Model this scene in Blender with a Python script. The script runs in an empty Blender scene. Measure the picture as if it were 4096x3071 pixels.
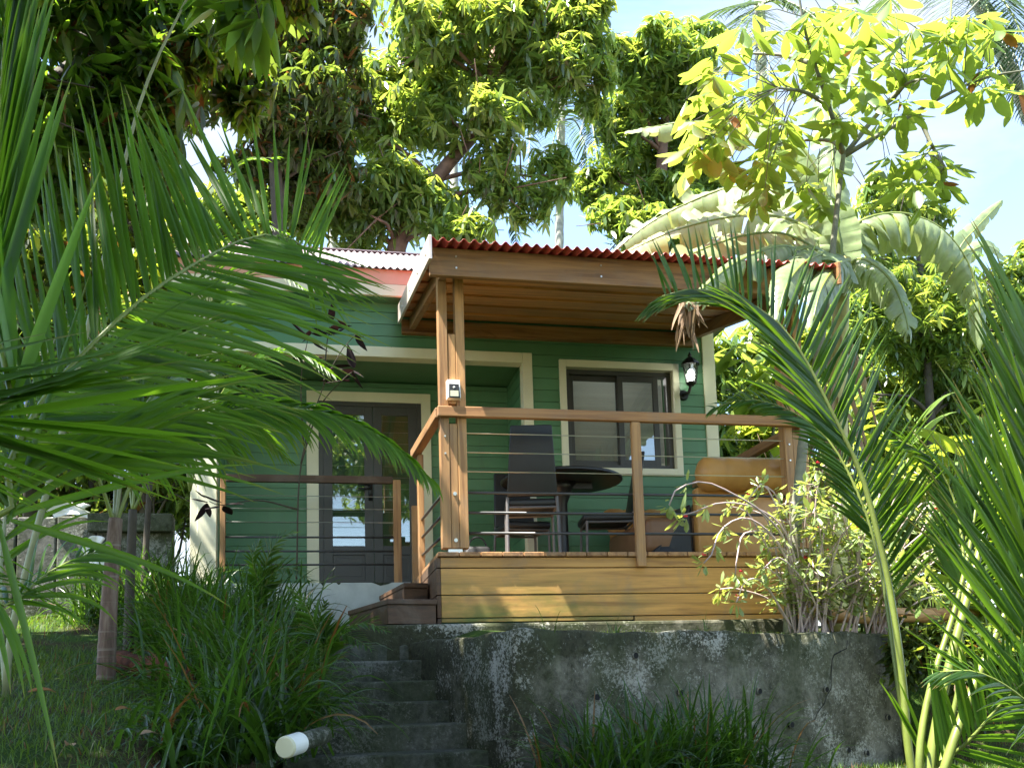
import bpy, math, random
import numpy as np
from mathutils import Vector, Matrix
R = math.radians
rng = np.random.default_rng(7)
random.seed(7)
S = bpy.context.scene
COL = S.collection

# ------------------------------------------------------------------ camera
F, CY, PIT, ROL, YAW = 3762.3, 2297.4, R(6.666), R(-1.645), R(11.479)
_d = np.array([math.sin(YAW)*math.cos(PIT), math.cos(YAW)*math.cos(PIT), math.sin(PIT)])
_r = np.array([math.cos(YAW), -math.sin(YAW), 0.0]); _u = np.cross(_r, _d)
_c, _s = math.cos(ROL), math.sin(ROL)
_r, _u = _c*_r+_s*_u, -_s*_r+_c*_u
K = 4096/2211
def ray(u, v):
    return _d+_r*(u*K-2048)/F+_u*(CY-v*K)/F
def at(u, v, Y):
    q = ray(u, v); return q*Y/q[1]
def path(pts):
    """pts: (u, v, Y) survey points -> 3-D points"""
    return np.array([at(*p) for p in pts])
cam = bpy.data.cameras.new('camera'); co = bpy.data.objects.new('camera', cam); COL.objects.link(co)
cam.sensor_width = 36; cam.lens = 36*F/4096; cam.shift_y = (CY-1535.5)/4096; cam.clip_end = 500; cam.clip_start = 0.05
co.matrix_world = Matrix(((_r[0], _u[0], -_d[0], 0), (_r[1], _u[1], -_d[1], 0), (_r[2], _u[2], -_d[2], 0), (0, 0, 0, 1)))
S.camera = co

# ------------------------------------------------------------------ helpers
def tag(o, label=None, cat=None, group=None, kind=None):
    if label: o['label'] = label
    if cat: o['category'] = cat
    if group: o['group'] = group
    if kind: o['kind'] = kind
    return o
def empty(name, loc=(0, 0, 0), label=None, cat=None, group=None):
    o = bpy.data.objects.new(name, None); COL.objects.link(o); o.location = loc; o.empty_display_size = .1
    return tag(o, label, cat, group)
def link(name, me, mat, parent=None, world=True):
    o = bpy.data.objects.new(name, me); COL.objects.link(o)
    if mat:
        for m in (mat if isinstance(mat, (list, tuple)) else [mat]): me.materials.append(m)
    if parent is not None:
        o.parent = parent
        if world and parent.parent is None: o.matrix_parent_inverse = Matrix.Translation(-Vector(parent.location))
    return o
def mesh_np(name, V, Fq, smooth=True, mi=None):
    V = np.asarray(V, np.float32); Fq = np.asarray(Fq, np.int32)
    me = bpy.data.meshes.new(name)
    me.vertices.add(len(V)); me.vertices.foreach_set('co', V.ravel())
    k = Fq.shape[1]
    me.loops.add(Fq.size); me.loops.foreach_set('vertex_index', Fq.ravel())
    me.polygons.add(len(Fq))
    me.polygons.foreach_set('loop_start', np.arange(len(Fq), dtype=np.int32)*k)
    try: me.polygons.foreach_set('loop_total', np.full(len(Fq), k, np.int32))
    except Exception: pass
    me.polygons.foreach_set('use_smooth', np.full(len(Fq), smooth, bool))
    if mi is not None: me.polygons.foreach_set('material_index', np.asarray(mi, np.int32))
    me.update(calc_edges=True); me.validate()
    return me
class MB:
    """collects boxes, bars and tubes in one mesh"""
    def __init__(s): s.v = []; s.f = []
    def add(s, v, f):
        n = len(s.v); s.v += [tuple(map(float, p)) for p in v]; s.f += [tuple(i+n for i in q) for q in f]; return s
    def box(s, x0, x1, y0, y1, z0, z1):
        v = [(x, y, z) for z in (z0, z1) for y in (y0, y1) for x in (x0, x1)]
        return s.add(v, [(0, 2, 3, 1), (4, 5, 7, 6), (0, 1, 5, 4), (2, 6, 7, 3), (0, 4, 6, 2), (1, 3, 7, 5)])
    def hexa(s, b, t):
        """b, t: four corners counter-clockwise, bottom and top"""
        return s.add(list(b)+list(t), [(3, 2, 1, 0), (4, 5, 6, 7), (0, 1, 5, 4), (1, 2, 6, 5), (2, 3, 7, 6), (3, 0, 4, 7)])
    def bar(s, a, b, w, h, up=(0, 0, 1)):
        a, b = Vector(a), Vector(b); t = (b-a).normalized(); sd = t.cross(Vector(up))
        if sd.length < 1e-4: sd = t.cross(Vector((0, 1, 0)))
        sd.normalize(); up = sd.cross(t)
        q = lambda p: [p-sd*w/2-up*h/2, p+sd*w/2-up*h/2, p+sd*w/2+up*h/2, p-sd*w/2+up*h/2]
        return s.add(q(a)+q(b), [(0, 1, 2, 3), (7, 6, 5, 4), (0, 4, 5, 1), (1, 5, 6, 2), (2, 6, 7, 3), (3, 7, 4, 0)])
    def prism(s, poly, z0, z1):
        n = len(poly); v = [(x, y, z0) for x, y in poly]+[(x, y, z1) for x, y in poly]
        return s.add(v, [tuple(range(n-1, -1, -1)), tuple(range(n, 2*n))]+[(i, (i+1) % n, n+(i+1) % n, n+i) for i in range(n)])
    def tube(s, pts, rad, n=8, cap=True):
        pts = [Vector(p) for p in pts]; m = len(pts)
        if not hasattr(rad, '__len__'): rad = [rad]*m
        ref = None; rings = []
        for i, p in enumerate(pts):
            t = (pts[min(i+1, m-1)]-pts[max(i-1, 0)]).normalized()
            if ref is None: ref = t.orthogonal().normalized()
            ref = (ref-t*ref.dot(t)).normalized(); b = t.cross(ref)
            rings += [p+(ref*math.cos(2*math.pi*k/n)+b*math.sin(2*math.pi*k/n))*rad[i] for k in range(n)]
        f = [(i*n+k, i*n+(k+1) % n, (i+1)*n+(k+1) % n, (i+1)*n+k) for i in range(m-1) for k in range(n)]
        if cap: f += [tuple(range(n-1, -1, -1)), tuple(range((m-1)*n, m*n))]
        return s.add(rings, f)
    def lathe(s, prof, c=(0, 0, 0), n=20, sx=1, sy=1):
        v = [(c[0]+r*sx*math.cos(2*math.pi*k/n), c[1]+r*sy*math.sin(2*math.pi*k/n), c[2]+z) for r, z in prof for k in range(n)]
        m = len(prof)
        f = [(i*n+k, i*n+(k+1) % n, (i+1)*n+(k+1) % n, (i+1)*n+k) for i in range(m-1) for k in range(n)]
        return s.add(v, f+[tuple(range(n-1, -1, -1)), tuple(range((m-1)*n, m*n))])
    def build(s, name, mat, parent=None, bevel=0, smooth=False, seg=2):
        me = bpy.data.meshes.new(name); me.from_pydata(s.v, [], s.f); me.update()
        o = link(name, me, mat, parent)
        if smooth: me.polygons.foreach_set('use_smooth', [True]*len(me.polygons))
        if bevel:
            b = o.modifiers.new('bevel', 'BEVEL'); b.width = bevel; b.segments = seg; b.limit_method = 'ANGLE'; b.angle_limit = R(40)
        return o

# ------------------------------------------------------------------ materials
def newmat(name):
    m = bpy.data.materials.new(name); m.use_nodes = True; nt = m.node_tree; nt.nodes.clear()
    return m, nt
def N(nt, t, **kw):
    n = nt.nodes.new(t)
    for k, v in kw.items():
        if k.startswith('i_'):
            key = k[2:].replace('_', ' '); n.inputs[int(key) if key.isdigit() else key].default_value = v
        else: setattr(n, k, v)
    return n
def ramp(nt, fac, stops, interp='LINEAR'):
    n = nt.nodes.new('ShaderNodeValToRGB'); e = n.color_ramp.elements; n.color_ramp.interpolation = interp
    while len(e) > 1: e.remove(e[-1])
    for i, (p, c) in enumerate(stops):
        q = e[0] if i == 0 else e.new(p)
        q.position = p; q.color = (*(c if hasattr(c, '__len__') else (c, c, c)), 1)
    nt.links.new(fac, n.inputs[0]); return n.outputs[0]
def mixc(nt, fac, a, b, mode='MIX'):
    n = nt.nodes.new('ShaderNodeMix'); n.data_type = 'RGBA'; n.blend_type = mode
    for i, x in ((0, fac), (6, a), (7, b)):
        if isinstance(x, bpy.types.NodeSocket): nt.links.new(x, n.inputs[i])
        elif hasattr(x, '__len__'): n.inputs[i].default_value = (*x, 1)
        else: n.inputs[i].default_value = x
    return n.outputs[2]
def pos(nt, scale=(1, 1, 1), rnd=0.0, space='world'):
    if space == 'world': src = nt.nodes.new('ShaderNodeNewGeometry').outputs['Position']
    else: src = nt.nodes.new('ShaderNodeTexCoord').outputs['Object']
    mp = N(nt, 'ShaderNodeMapping'); mp.inputs['Scale'].default_value = scale
    nt.links.new(src, mp.inputs['Vector'])
    if rnd:
        g = nt.nodes.new('ShaderNodeNewGeometry')
        m = N(nt, 'ShaderNodeMath', operation='MULTIPLY'); m.inputs[1].default_value = rnd
        nt.links.new(g.outputs['Random Per Island'], m.inputs[0]); nt.links.new(m.outputs[0], mp.inputs['Location'])
    return mp.outputs[0]
def noise(nt, vec, scale=5, detail=4, rough=.55, dist=0):
    n = N(nt, 'ShaderNodeTexNoise'); n.inputs['Scale'].default_value = scale; n.inputs['Detail'].default_value = detail
    n.inputs['Roughness'].default_value = rough; n.inputs['Distortion'].default_value = dist
    nt.links.new(vec, n.inputs['Vector']); return n.outputs['Fac']
def finish(nt, color, rough=.6, bump=None, bstr=.2, bdist=.01, metal=0, spec=.5):
    b = N(nt, 'ShaderNodeBsdfPrincipled'); o = N(nt, 'ShaderNodeOutputMaterial')
    b.inputs['Metallic'].default_value = metal; b.inputs['Specular IOR Level'].default_value = spec
    for k, x in (('Base Color', color), ('Roughness', rough)):
        if isinstance(x, bpy.types.NodeSocket): nt.links.new(x, b.inputs[k])
        else: b.inputs[k].default_value = (*x, 1) if hasattr(x, '__len__') else x
    if bump is not None:
        bp = N(nt, 'ShaderNodeBump'); bp.inputs['Strength'].default_value = bstr; bp.inputs['Distance'].default_value = bdist
        nt.links.new(bump, bp.inputs['Height']); nt.links.new(bp.outputs[0], b.inputs['Normal'])
    nt.links.new(b.outputs[0], o.inputs[0]); return b
def m_wood(name, axis, dark=(.13, .055, .02), light=(.40, .215, .085), green=0.0, rough=.6):
    m, nt = newmat(name)
    sc = [26, 26, 26]; sc[axis] = 1.3
    v = pos(nt, sc, 60)
    n1 = noise(nt, v, 1.0, 6, .62, .6)
    sc2 = [5.5, 5.5, 5.5]; sc2[axis] = 1.6
    n2 = noise(nt, pos(nt, sc2, 40), 1.0, 3, .5, 2.5)
    g = nt.nodes.new('ShaderNodeNewGeometry')
    mid = tuple(.62*a+.38*b for a, b in zip(light, dark))
    c = ramp(nt, n1, [(.28, dark), (.46, mid), (.62, light), (.8, tuple(min(1, x*1.15) for x in light))])
    c = mixc(nt, ramp(nt, n2, [(.22, .65), (.34, 0.0)]), c, tuple(x*.8 for x in dark))
    tone = ramp(nt, g.outputs['Random Per Island'], [(0, (.66, .65, .64)), (.5, (.95, .92, .88)), (1, (1.1, 1.06, 1.0))])
    c = mixc(nt, 1.0, c, tone, 'MULTIPLY')
    c = mixc(nt, ramp(nt, noise(nt, pos(nt), 3.2, 6, .7, .6), [(.50, 0), (.72, .38)]), c, (.20, .165, .125))
    if green:
        # algae on the lower planks of the deck skirt
        sp = N(nt, 'ShaderNodeSeparateXYZ'); nt.links.new(g.outputs['Position'], sp.inputs[0])
        mr = N(nt, 'ShaderNodeMapRange'); mr.inputs[1].default_value = .42; mr.inputs[2].default_value = .80; mr.inputs[3].default_value = 1; mr.inputs[4].default_value = 0
        nt.links.new(sp.outputs[2], mr.inputs[0])
        mx = N(nt, 'ShaderNodeMapRange'); mx.inputs[1].default_value = 1.7; mx.inputs[2].default_value = 2.4; mx.inputs[3].default_value = 1; mx.inputs[4].default_value = .1
        nt.links.new(sp.outputs[0], mx.inputs[0])
        a = N(nt, 'ShaderNodeMath', operation='MULTIPLY'); nt.links.new(mr.outputs[0], a.inputs[0]); nt.links.new(mx.outputs[0], a.inputs[1])
        nb = noise(nt, pos(nt, (2, 2, 5)), 1.6, 5, .6)
        a2 = N(nt, 'ShaderNodeMath', operation='MULTIPLY'); nt.links.new(a.outputs[0], a2.inputs[0]); nt.links.new(ramp(nt, nb, [(.35, .15), (.6, 1)]), a2.inputs[1])
        c = mixc(nt, a2.outputs[0], c, (.10, .13, .02))
    finish(nt, c, rough, n1, .25, .004); return m
def m_plain(name, color, rough=.5, var=.08, scale=6, metal=0, bump=.05, spec=.5):
    m, nt = newmat(name)
    n1 = noise(nt, pos(nt, (1, 1, 1)), scale, 5, .6)
    c = ramp(nt, n1, [(.3, tuple(x*(1-var) for x in color)), (.7, tuple(min(1, x*(1+var)) for x in color))])
    finish(nt, c, rough, noise(nt, pos(nt, (1, 1, 1)), scale*14, 3), bump, .003, metal, spec); return m
def mul_(nt, x, f):
    n = N(nt, 'ShaderNodeMath', operation='MULTIPLY'); nt.links.new(x, n.inputs[0]); n.inputs[1].default_value = f; return n.outputs[0]
def m_leaf(name, base, trans, var=.35, rough=.42, tr=.45, brown=0.0, spec=.5, sheen=None):
    """leaf: glossy diffuse top, light passing through; each leaf its own tone"""
    m, nt = newmat(name)
    g = nt.nodes.new('ShaderNodeNewGeometry')
    rp = g.outputs['Random Per Island']
    lo = tuple(x*(1-var) for x in base); hi = tuple(min(1, x*(1+var)) for x in base)
    st = [(0, lo), (.5, base), (1.0, hi)]
    if brown: st = [(0, (.20, .09, .03)), (brown, (.16, .10, .03)), (brown+.01, lo), (.6, base), (1, hi)]
    c = ramp(nt, rp, st)
    tl = tuple(x*(1-var*.6) for x in trans); th = tuple(min(1, x*(1+var*.5)) for x in trans)
    pn = pos(nt); c = mixc(nt, 1.0, c, ramp(nt, noise(nt, pn, 7, 4, .6), [(.3, .62), (.7, 1.25)]), 'MULTIPLY')
    c = mixc(nt, ramp(nt, noise(nt, pn, 55, 2, .5), [(.70, 0), (.76, .7)]), c, (.16, .12, .04))
    at_ = N(nt, 'ShaderNodeAttribute', attribute_name='along'); ad = N(nt, 'ShaderNodeMath', operation='MULTIPLY_ADD'); nt.links.new(noise(nt, pn, 16, 2), ad.inputs[0]); ad.inputs[1].default_value = .35; nt.links.new(at_.outputs['Fac'], ad.inputs[2])
    tipm = ramp(nt, mul_(nt, ad.outputs[0], .7), [(.72, 0), (.79, .8)])
    c = mixc(nt, tipm, c, (.20, .13, .04))
    ct = ramp(nt, rp, [(0, tl), (1, th)] if not brown else [(0, (.25, .1, .02)), (brown, (.25, .1, .02)), (brown+.01, tl), (1, th)])
    b = N(nt, 'ShaderNodeBsdfPrincipled'); b.inputs['Roughness'].default_value = rough; b.inputs['Specular IOR Level'].default_value = spec
    nt.links.new(c, b.inputs['Base Color'])
    t = N(nt, 'ShaderNodeBsdfTranslucent'); nt.links.new(ct, t.inputs['Color'])
    mx = N(nt, 'ShaderNodeMixShader'); mx.inputs[0].default_value = tr
    nt.links.new(b.outputs[0], mx.inputs[1]); nt.links.new(t.outputs[0], mx.inputs[2])
    o = N(nt, 'ShaderNodeOutputMaterial'); nt.links.new(mx.outputs[0], o.inputs[0])
    return m
def m_concrete(name, moss=.5, light=(.30, .30, .27), dark=(.035, .042, .022), lich=(.33, .34, .31), band=None):
    m, nt = newmat(name)
    p = pos(nt)
    big = noise(nt, p, 1.7, 7, .68, .4)
    streak = noise(nt, pos(nt, (5, 5, .45)), 1.5, 5, .6, .3)
    fine = noise(nt, p, 32, 6, .7)
    mid = noise(nt, p, 6.5, 6, .75, .8)
    base = ramp(nt, fine, [(.25, tuple(x*.55 for x in light)), (.55, light), (.8, tuple(min(1, x*1.25) for x in light))])
    def mad(a, f, b=None):
        n = N(nt, 'ShaderNodeMath', operation='MULTIPLY_ADD' if b is not None else 'MULTIPLY'); nt.links.new(a, n.inputs[0]); n.inputs[1].default_value = f
        if b is not None: nt.links.new(b, n.inputs[2])
        return n
    hv = mad(big, .48, mad(mid, .37, mad(streak, .15).outputs[0]).outputs[0])
    if band:                                             # algae under the coping and on the damp left end
        gp = nt.nodes.new('ShaderNodeNewGeometry'); sp = N(nt, 'ShaderNodeSeparateXYZ'); nt.links.new(gp.outputs['Position'], sp.inputs[0])
        for ax, a0, a1, amt in band:
            mr = N(nt, 'ShaderNodeMapRange'); mr.inputs[1].default_value = a0; mr.inputs[2].default_value = a1; mr.inputs[3].default_value = 0; mr.inputs[4].default_value = -amt
            nt.links.new(sp.outputs[ax], mr.inputs[0]); n2_ = N(nt, 'ShaderNodeMath', operation='ADD'); nt.links.new(hv.outputs[0], n2_.inputs[0]); nt.links.new(mr.outputs[0], n2_.inputs[1]); hv = n2_
    k = .5+(moss-.5)*.25
    mask = ramp(nt, hv.outputs[0], [(k-.10, 1), (k+.10, 0.0)])
    dk = ramp(nt, fine, [(.3, tuple(x*.5 for x in dark)), (.7, tuple(x*1.6 for x in dark))])
    c = mixc(nt, mask, base, dk)
    # pale lichen crust
    crust = noise(nt, p, 55, 4, .8, .4)
    la = noise(nt, p, 2.9, 5, .62, .5)
    sm = mad(crust, .5, mad(la, .5).outputs[0])
    c = mixc(nt, ramp(nt, sm.outputs[0], [(.53, 0), (.59, .8)]), c, lich)
    # green film
    gm = ramp(nt, noise(nt, pos(nt, (3, 3, .8)), 1.1, 4), [(.40, .35), (.52, 0)])
    c = mixc(nt, gm, c, (.05, .065, .025))
    finish(nt, c, .92, fine, .6, .012, spec=.2); return m

M = {}
M['wood_x'] = m_wood('deck timber lengthwise', 0)
M['wood_y'] = m_wood('deck timber crosswise', 1)
M['wood_z'] = m_wood('post timber', 2, (.17, .075, .026), (.49, .27, .105))
M['skirt'] = m_wood('skirt timber', 0, (.25, .115, .034), (.60, .325, .09), green=1)
M['rail'] = m_wood('rail timber', 0, (.16, .065, .022), (.44, .22, .08))
M['ceil'] = m_wood('ceiling timber', 0, (.20, .085, .03), (.56, .28, .095))
M['stairw'] = m_wood('dark stair timber', 0, (.028, .014, .007), (.10, .05, .022))
M['green'] = m_plain('green cladding paint', (.085, .205, .10), .42, .16, 3)
def m_cladding():
    m, nt = newmat('green cladding boards')
    g = nt.nodes.new('ShaderNodeNewGeometry')
    a = noise(nt, pos(nt, (1.2, 1.2, 1.2)), 1.4, 5, .6); b = noise(nt, pos(nt, (14, 14, .8)), 1, 4, .6)
    c = ramp(nt, a, [(.3, (.08, .21, .10)), (.7, (.115, .27, .135))])
    c = mixc(nt, 1.0, c, ramp(nt, g.outputs['Random Per Island'], [(0, (.84, .86, .84)), (1, (1.1, 1.08, 1.1))]), 'MULTIPLY')
    c = mixc(nt, ramp(nt, b, [(.52, 0), (.75, .4)]), c, (.10, .17, .10))
    finish(nt, c, .42, noise(nt, pos(nt, (3, 3, 30)), 3, 3), .08, .003); return m
M['green'] = m_cladding()
M['white'] = m_plain('white trim paint', (.76, .73, .53), .45, .05, 4)
M['salmon'] = m_plain('salmon fascia colour', (.72, .37, .26), .5, .07, 4)  # salmon upper band of the eave fascia, cream band below it
M['plinth'] = m_plain('weathered white render', (.42, .45, .43), .85, .25, 3, bump=.4)
M['red'] = m_plain('red roof sheet', (.50, .055, .045), .45, .18, 5)
M['grey_roof'] = m_plain('faded roof sheet', (.27, .21, .22), .5, .15, 3)
M['alu'] = m_plain('charcoal aluminium', (.055, .055, .052), .42, .06, 8)
M['black'] = m_plain('black metal', (.012, .012, .012), .4, .1, 10)
M['black_fabric'] = m_plain('black leatherette', (.016, .016, .016), .5, .15, 12)
M['steel'] = m_plain('steel', (.62, .62, .60), .3, .05, 20, metal=1)
M['bolt'] = m_plain('galvanised bolt', (.6, .58, .52), .35, .1, 30, metal=1)
M['rod'] = m_plain('dark rail rod', (.035, .035, .035), .38, .1, 20)
M['leather'] = m_plain('tan leather', (.52, .27, .075), .42, .16, 5, bump=.2)
M['leather_dk'] = m_plain('brown leather', (.20, .10, .045), .45, .2, 5, bump=.2)
M['interior'] = m_plain('room paint', (.30, .29, .26), .9, .05, 2)
M['concrete'] = m_concrete('old mossy concrete', .52, (.235, .22, .175), (.038, .038, .022), (.38, .37, .32), band=((2, .10, .26, .09), (0, 1.7, .9, .10)))
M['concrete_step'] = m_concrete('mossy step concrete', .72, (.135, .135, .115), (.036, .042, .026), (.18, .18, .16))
M['concrete_bw'] = m_concrete('boundary concrete', .55, (.16, .16, .15))
M['bark'] = m_plain('brown bark', (.17, .10, .07), .9, .35, 9, bump=.8)
M['bark_red'] = m_plain('reddish bark', (.17, .10, .07), .85, .45, 7, bump=.8)
def m_ring():
    m, nt = newmat('ringed palm bark')
    a = noise(nt, pos(nt, (1.5, 1.5, 34)), 1, 3, .6); b = noise(nt, pos(nt, (40, 40, 5)), 1, 5, .65)
    c = ramp(nt, b, [(.3, (.055, .035, .025)), (.5, (.13, .08, .055)), (.72, (.22, .165, .12))])
    c = mixc(nt, ramp(nt, a, [(.58, 0), (.66, .75)]), c, (.23, .19, .15))
    finish(nt, c, .85, b, .5, .006); return m
M['bark_ring'] = m_ring()
M['bark_log'] = m_plain('rotten bark', (.075, .028, .014), .95, .6, 16, bump=1.0, spec=.15)
M['bark_pale'] = m_plain('pale bark', (.36, .35, .29), .8, .3, 10, bump=.6)
M['bark_dark'] = m_plain('dark twig bark', (.055, .045, .03), .85, .3, 12, bump=.5)
M['white_plastic'] = m_plain('white plastic', (.75, .76, .74), .35, .04, 6)
M['cream_plastic'] = m_plain('cream cap', (.62, .60, .42), .4, .05, 6)
def m_blind():
    m, nt = newmat('translucent blind')
    n = noise(nt, pos(nt, (1, 1, 30)), 1, 2); c = ramp(nt, n, [(.3, (.52, .54, .53)), (.7, (.60, .62, .61))])
    d = N(nt, 'ShaderNodeBsdfDiffuse'); t = N(nt, 'ShaderNodeBsdfTranslucent'); nt.links.new(c, d.inputs[0]); nt.links.new(c, t.inputs[0])
    x = N(nt, 'ShaderNodeMixShader'); x.inputs[0].default_value = .4; nt.links.new(d.outputs[0], x.inputs[1]); nt.links.new(t.outputs[0], x.inputs[2])
    o = N(nt, 'ShaderNodeOutputMaterial'); nt.links.new(x.outputs[0], o.inputs[0]); return m
M['curtain'] = m_blind()
def m_glass(name, tint=(.9, .93, .9)):
    m, nt = newmat(name)
    gl = N(nt, 'ShaderNodeBsdfGlossy'); gl.inputs['Roughness'].default_value = .015
    tr = N(nt, 'ShaderNodeBsdfTransparent'); tr.inputs['Color'].default_value = (*tint, 1)
    fr = N(nt, 'ShaderNodeFresnel'); fr.inputs['IOR'].default_value = 1.6
    ma = N(nt, 'ShaderNodeMath', operation='ADD'); ma.inputs[1].default_value = .12; nt.links.new(fr.outputs[0], ma.inputs[0])
    mx = N(nt, 'ShaderNodeMixShader'); nt.links.new(ma.outputs[0], mx.inputs[0])
    nt.links.new(tr.outputs[0], mx.inputs[1]); nt.links.new(gl.outputs[0], mx.inputs[2])
    o = N(nt, 'ShaderNodeOutputMaterial'); nt.links.new(mx.outputs[0], o.inputs[0]); return m
M['glass'] = m_glass('window glass')
def m_emit(name, col, st):
    m, nt = newmat(name); e = N(nt, 'ShaderNodeEmission'); e.inputs[0].default_value = (*col, 1); e.inputs[1].default_value = st
    o = N(nt, 'ShaderNodeOutputMaterial'); nt.links.new(e.outputs[0], o.inputs[0]); return m
M['bulb'] = m_emit('lit bulb', (1, .97, .9), 6)
# leaves
M['l_mango'] = m_leaf('mango leaf', (.085, .15, .045), (.36, .50, .06), .45, .28, .44, spec=.75)
M['l_mango_y'] = m_leaf('young mango leaf', (.17, .24, .07), (.56, .64, .08), .35, .30, .46, spec=.75)
M['l_mango_d'] = m_leaf('dark mango leaf', (.055, .085, .03), (.20, .28, .03), .45, .36, .38, brown=.12)
M['l_over'] = m_leaf('overhanging mango leaf', (.045, .10, .015), (.24, .42, .02), .35, .4, .42)
M['l_palm'] = m_leaf('palm leaflet', (.042, .10, .013), (.25, .48, .02), .28, .40, .52, spec=.35)
M['l_areca'] = m_leaf('areca leaflet', (.035, .085, .018), (.17, .34, .015), .3, .34, .40)
M['l_palm_far'] = m_leaf('far palm leaflet', (.035, .07, .03), (.12, .2, .04), .3, .4, .3)
M['l_pach'] = m_leaf('pachira leaf', (.085, .155, .03), (.40, .52, .06), .3, .42, .5)
M['l_banana'] = m_leaf('banana leaf', (.26, .33, .17), (.46, .54, .15), .15, .30, .32, spec=.75)
M['l_dry'] = m_leaf('dry leaf', (.30, .20, .12), (.3, .2, .1), .3, .8, .2)
M['l_bush'] = m_leaf('euphorbia leaf', (.20, .27, .10), (.55, .62, .10), .35, .34, .38, spec=.6)
M['l_grass'] = m_leaf('lily turf blade', (.023, .06, .011), (.12, .26, .014), .5, .32, .34, brown=.03)
M['l_lawn'] = m_leaf('lawn blade', (.045, .09, .015), (.2, .33, .02), .5, .5, .35, brown=.05)
M['l_shrub'] = m_leaf('shrub leaf', (.11, .18, .035), (.46, .56, .04), .4, .36, .42)
M['l_black'] = m_leaf('dark plant leaf', (.022, .014, .016), (.03, .012, .012), .3, .75, .15, spec=.15)
M['rachis'] = m_plain('green leaf stalk', (.15, .19, .035), .4, .2, 9)
M['rachis_p'] = m_plain('pale leaf stalk', (.22, .24, .12), .45, .2, 9)
M['flower'] = m_plain('red petals', (.75, .03, .05), .5, .1, 9)
M['stem_pink'] = m_plain('pinkish stem', (.42, .32, .30), .6, .2, 12)
# ------------------------------------------------------------------ survey values (metres, eye height = 0)
YF, YW, YB = 6.236, 8.44, 9.25       # deck front, facade, back wall of the porch recess
ZD, ZR = .897, 1.90                  # deck floor, top of hand rail
RS = .22                             # slope of the deck roof
XL, XR = -1.07, 3.82                 # facade ends

# ------------------------------------------------------------------ terrain
def wall_y(x):                       # front line of the retaining wall
    return np.where(x < .96, 6.0-(x-.55)/.328, np.where(x < 3.95, 4.75+(x-.96)*.4013, 5.95+(x-3.95)*.4))
def sstep(a, b, x):
    t = np.clip((x-a)/(b-a), 0, 1); return t*t*(3-2*t)
def ground_h(x, y):
    x = np.asarray(x, float); y = np.asarray(y, float)
    left = np.where(y > 3, -.2+.17*(y-3), -.2-.30*(3-y)); left = np.minimum(left, .86+.02*(y-9))
    left = left+.05*np.sin(1.7*x+.4)*np.cos(1.1*y)
    steps = np.clip(-.62+(y-4.5)*.60-.50, -1.1, .0)
    low = -.60+.02*np.sin(2*x)*np.cos(1.5*y)-.16*np.clip(3.6-y, 0, 3)
    upper = np.clip(.22+(y-wall_y(x))*.11, .2, .39)
    wy = wall_y(x)
    th_ = np.where(x < 1.0, .42, .10)
    terr = np.where(x < 3.98, np.where(y > wy+th_, upper, low), 0)
    bank = low+(upper-low)*sstep(-.5, .7, y-wy)
    right = np.where(x < 3.98, terr, bank)
    mid = np.where(y > 6.2, .36, steps)
    r = np.where(x < -.55, left, np.where(x < .5, mid, np.where(y > wy+th_, right, np.where(x < .99, steps, right))))
    # soft join between the left bank and the cut of the steps
    k = sstep(-.55, -.02, x)
    mid2 = np.where(y < 6.2, steps, np.minimum(.36, left+2))
    r = np.where((x > -.55) & (x < -.02), left*(1-k)+np.where(y < 8.4, mid2, left)*k, r)
    back = sstep(9, 12, y)
    return r*(1-back)+(.75+.02*(y-12))*back
def grid(xs, ys):
    X, Y = np.meshgrid(xs, ys); Z = ground_h(X, Y)
    V = np.stack([X, Y, Z], -1).reshape(-1, 3); nx = len(xs)
    i = np.arange(len(ys)-1)[:, None]*nx+np.arange(nx-1)[None]
    return V, np.stack([i, i+1, i+nx+1, i+nx], -1).reshape(-1, 4)
def m_ground():
    m, nt = newmat('lawn soil')
    p = pos(nt); a = noise(nt, p, 2.2, 6, .6); b = noise(nt, p, 38, 5, .7)
    soil = ramp(nt, b, [(.3, (.022, .016, .010)), (.7, (.085, .06, .035))])
    moss = ramp(nt, b, [(.3, (.02, .04, .008)), (.7, (.05, .10, .018))])
    finish(nt, mixc(nt, ramp(nt, a, [(.40, 0), (.55, 1)]), soil, moss), .95, b, .8, .03, spec=.1); return m
xs = np.concatenate([np.linspace(-60, -5, 23)[:-1], np.arange(-5, 8, .07), np.linspace(8, 70, 26)])
ys = np.concatenate([np.linspace(-25, 0, 12)[:-1], np.arange(0, 10, .07), np.linspace(10, 110, 30)])
tag(link('ground', mesh_np('ground', *grid(xs, ys)), m_ground()), kind='structure')

# ------------------------------------------------------------------ cottage
cottage = empty('cottage', (1.4, YW, .9), 'green weatherboard cottage with cream trim and a faded corrugated roof', 'house')
def cladding(mb, x0, x1, z0, z1, y, z_ref=.93, pitch=.115):
    """lapped boards on a wall that faces -Y"""
    k0 = math.floor((z0-z_ref)/pitch)
    z = z_ref+k0*pitch
    while z < z1-1e-6:
        a, b = max(z, z0), min(z+pitch, z1)
        if b-a > .004:
            mb.add([(x0, y-.014, a), (x1, y-.014, a), (x1, y-.014, b-.006), (x0, y-.014, b-.006), (x0, y, b-.006), (x1, y, b-.006), (x1, y, b), (x0, y, b)],
                   [(0, 1, 2, 3), (3, 2, 5, 4), (4, 5, 6, 7)])
            mb.add([(x0, y-.014, a), (x1, y-.014, a), (x1, y, a), (x0, y, a)], [(3, 2, 1, 0)])
        z += pitch
w = MB()
LX, RX, LZ = -.90, 1.866, 3.02       # porch opening
WX0, WX1, WZ0, WZ1 = 2.29, 3.365, 2.02, 3.0
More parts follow.
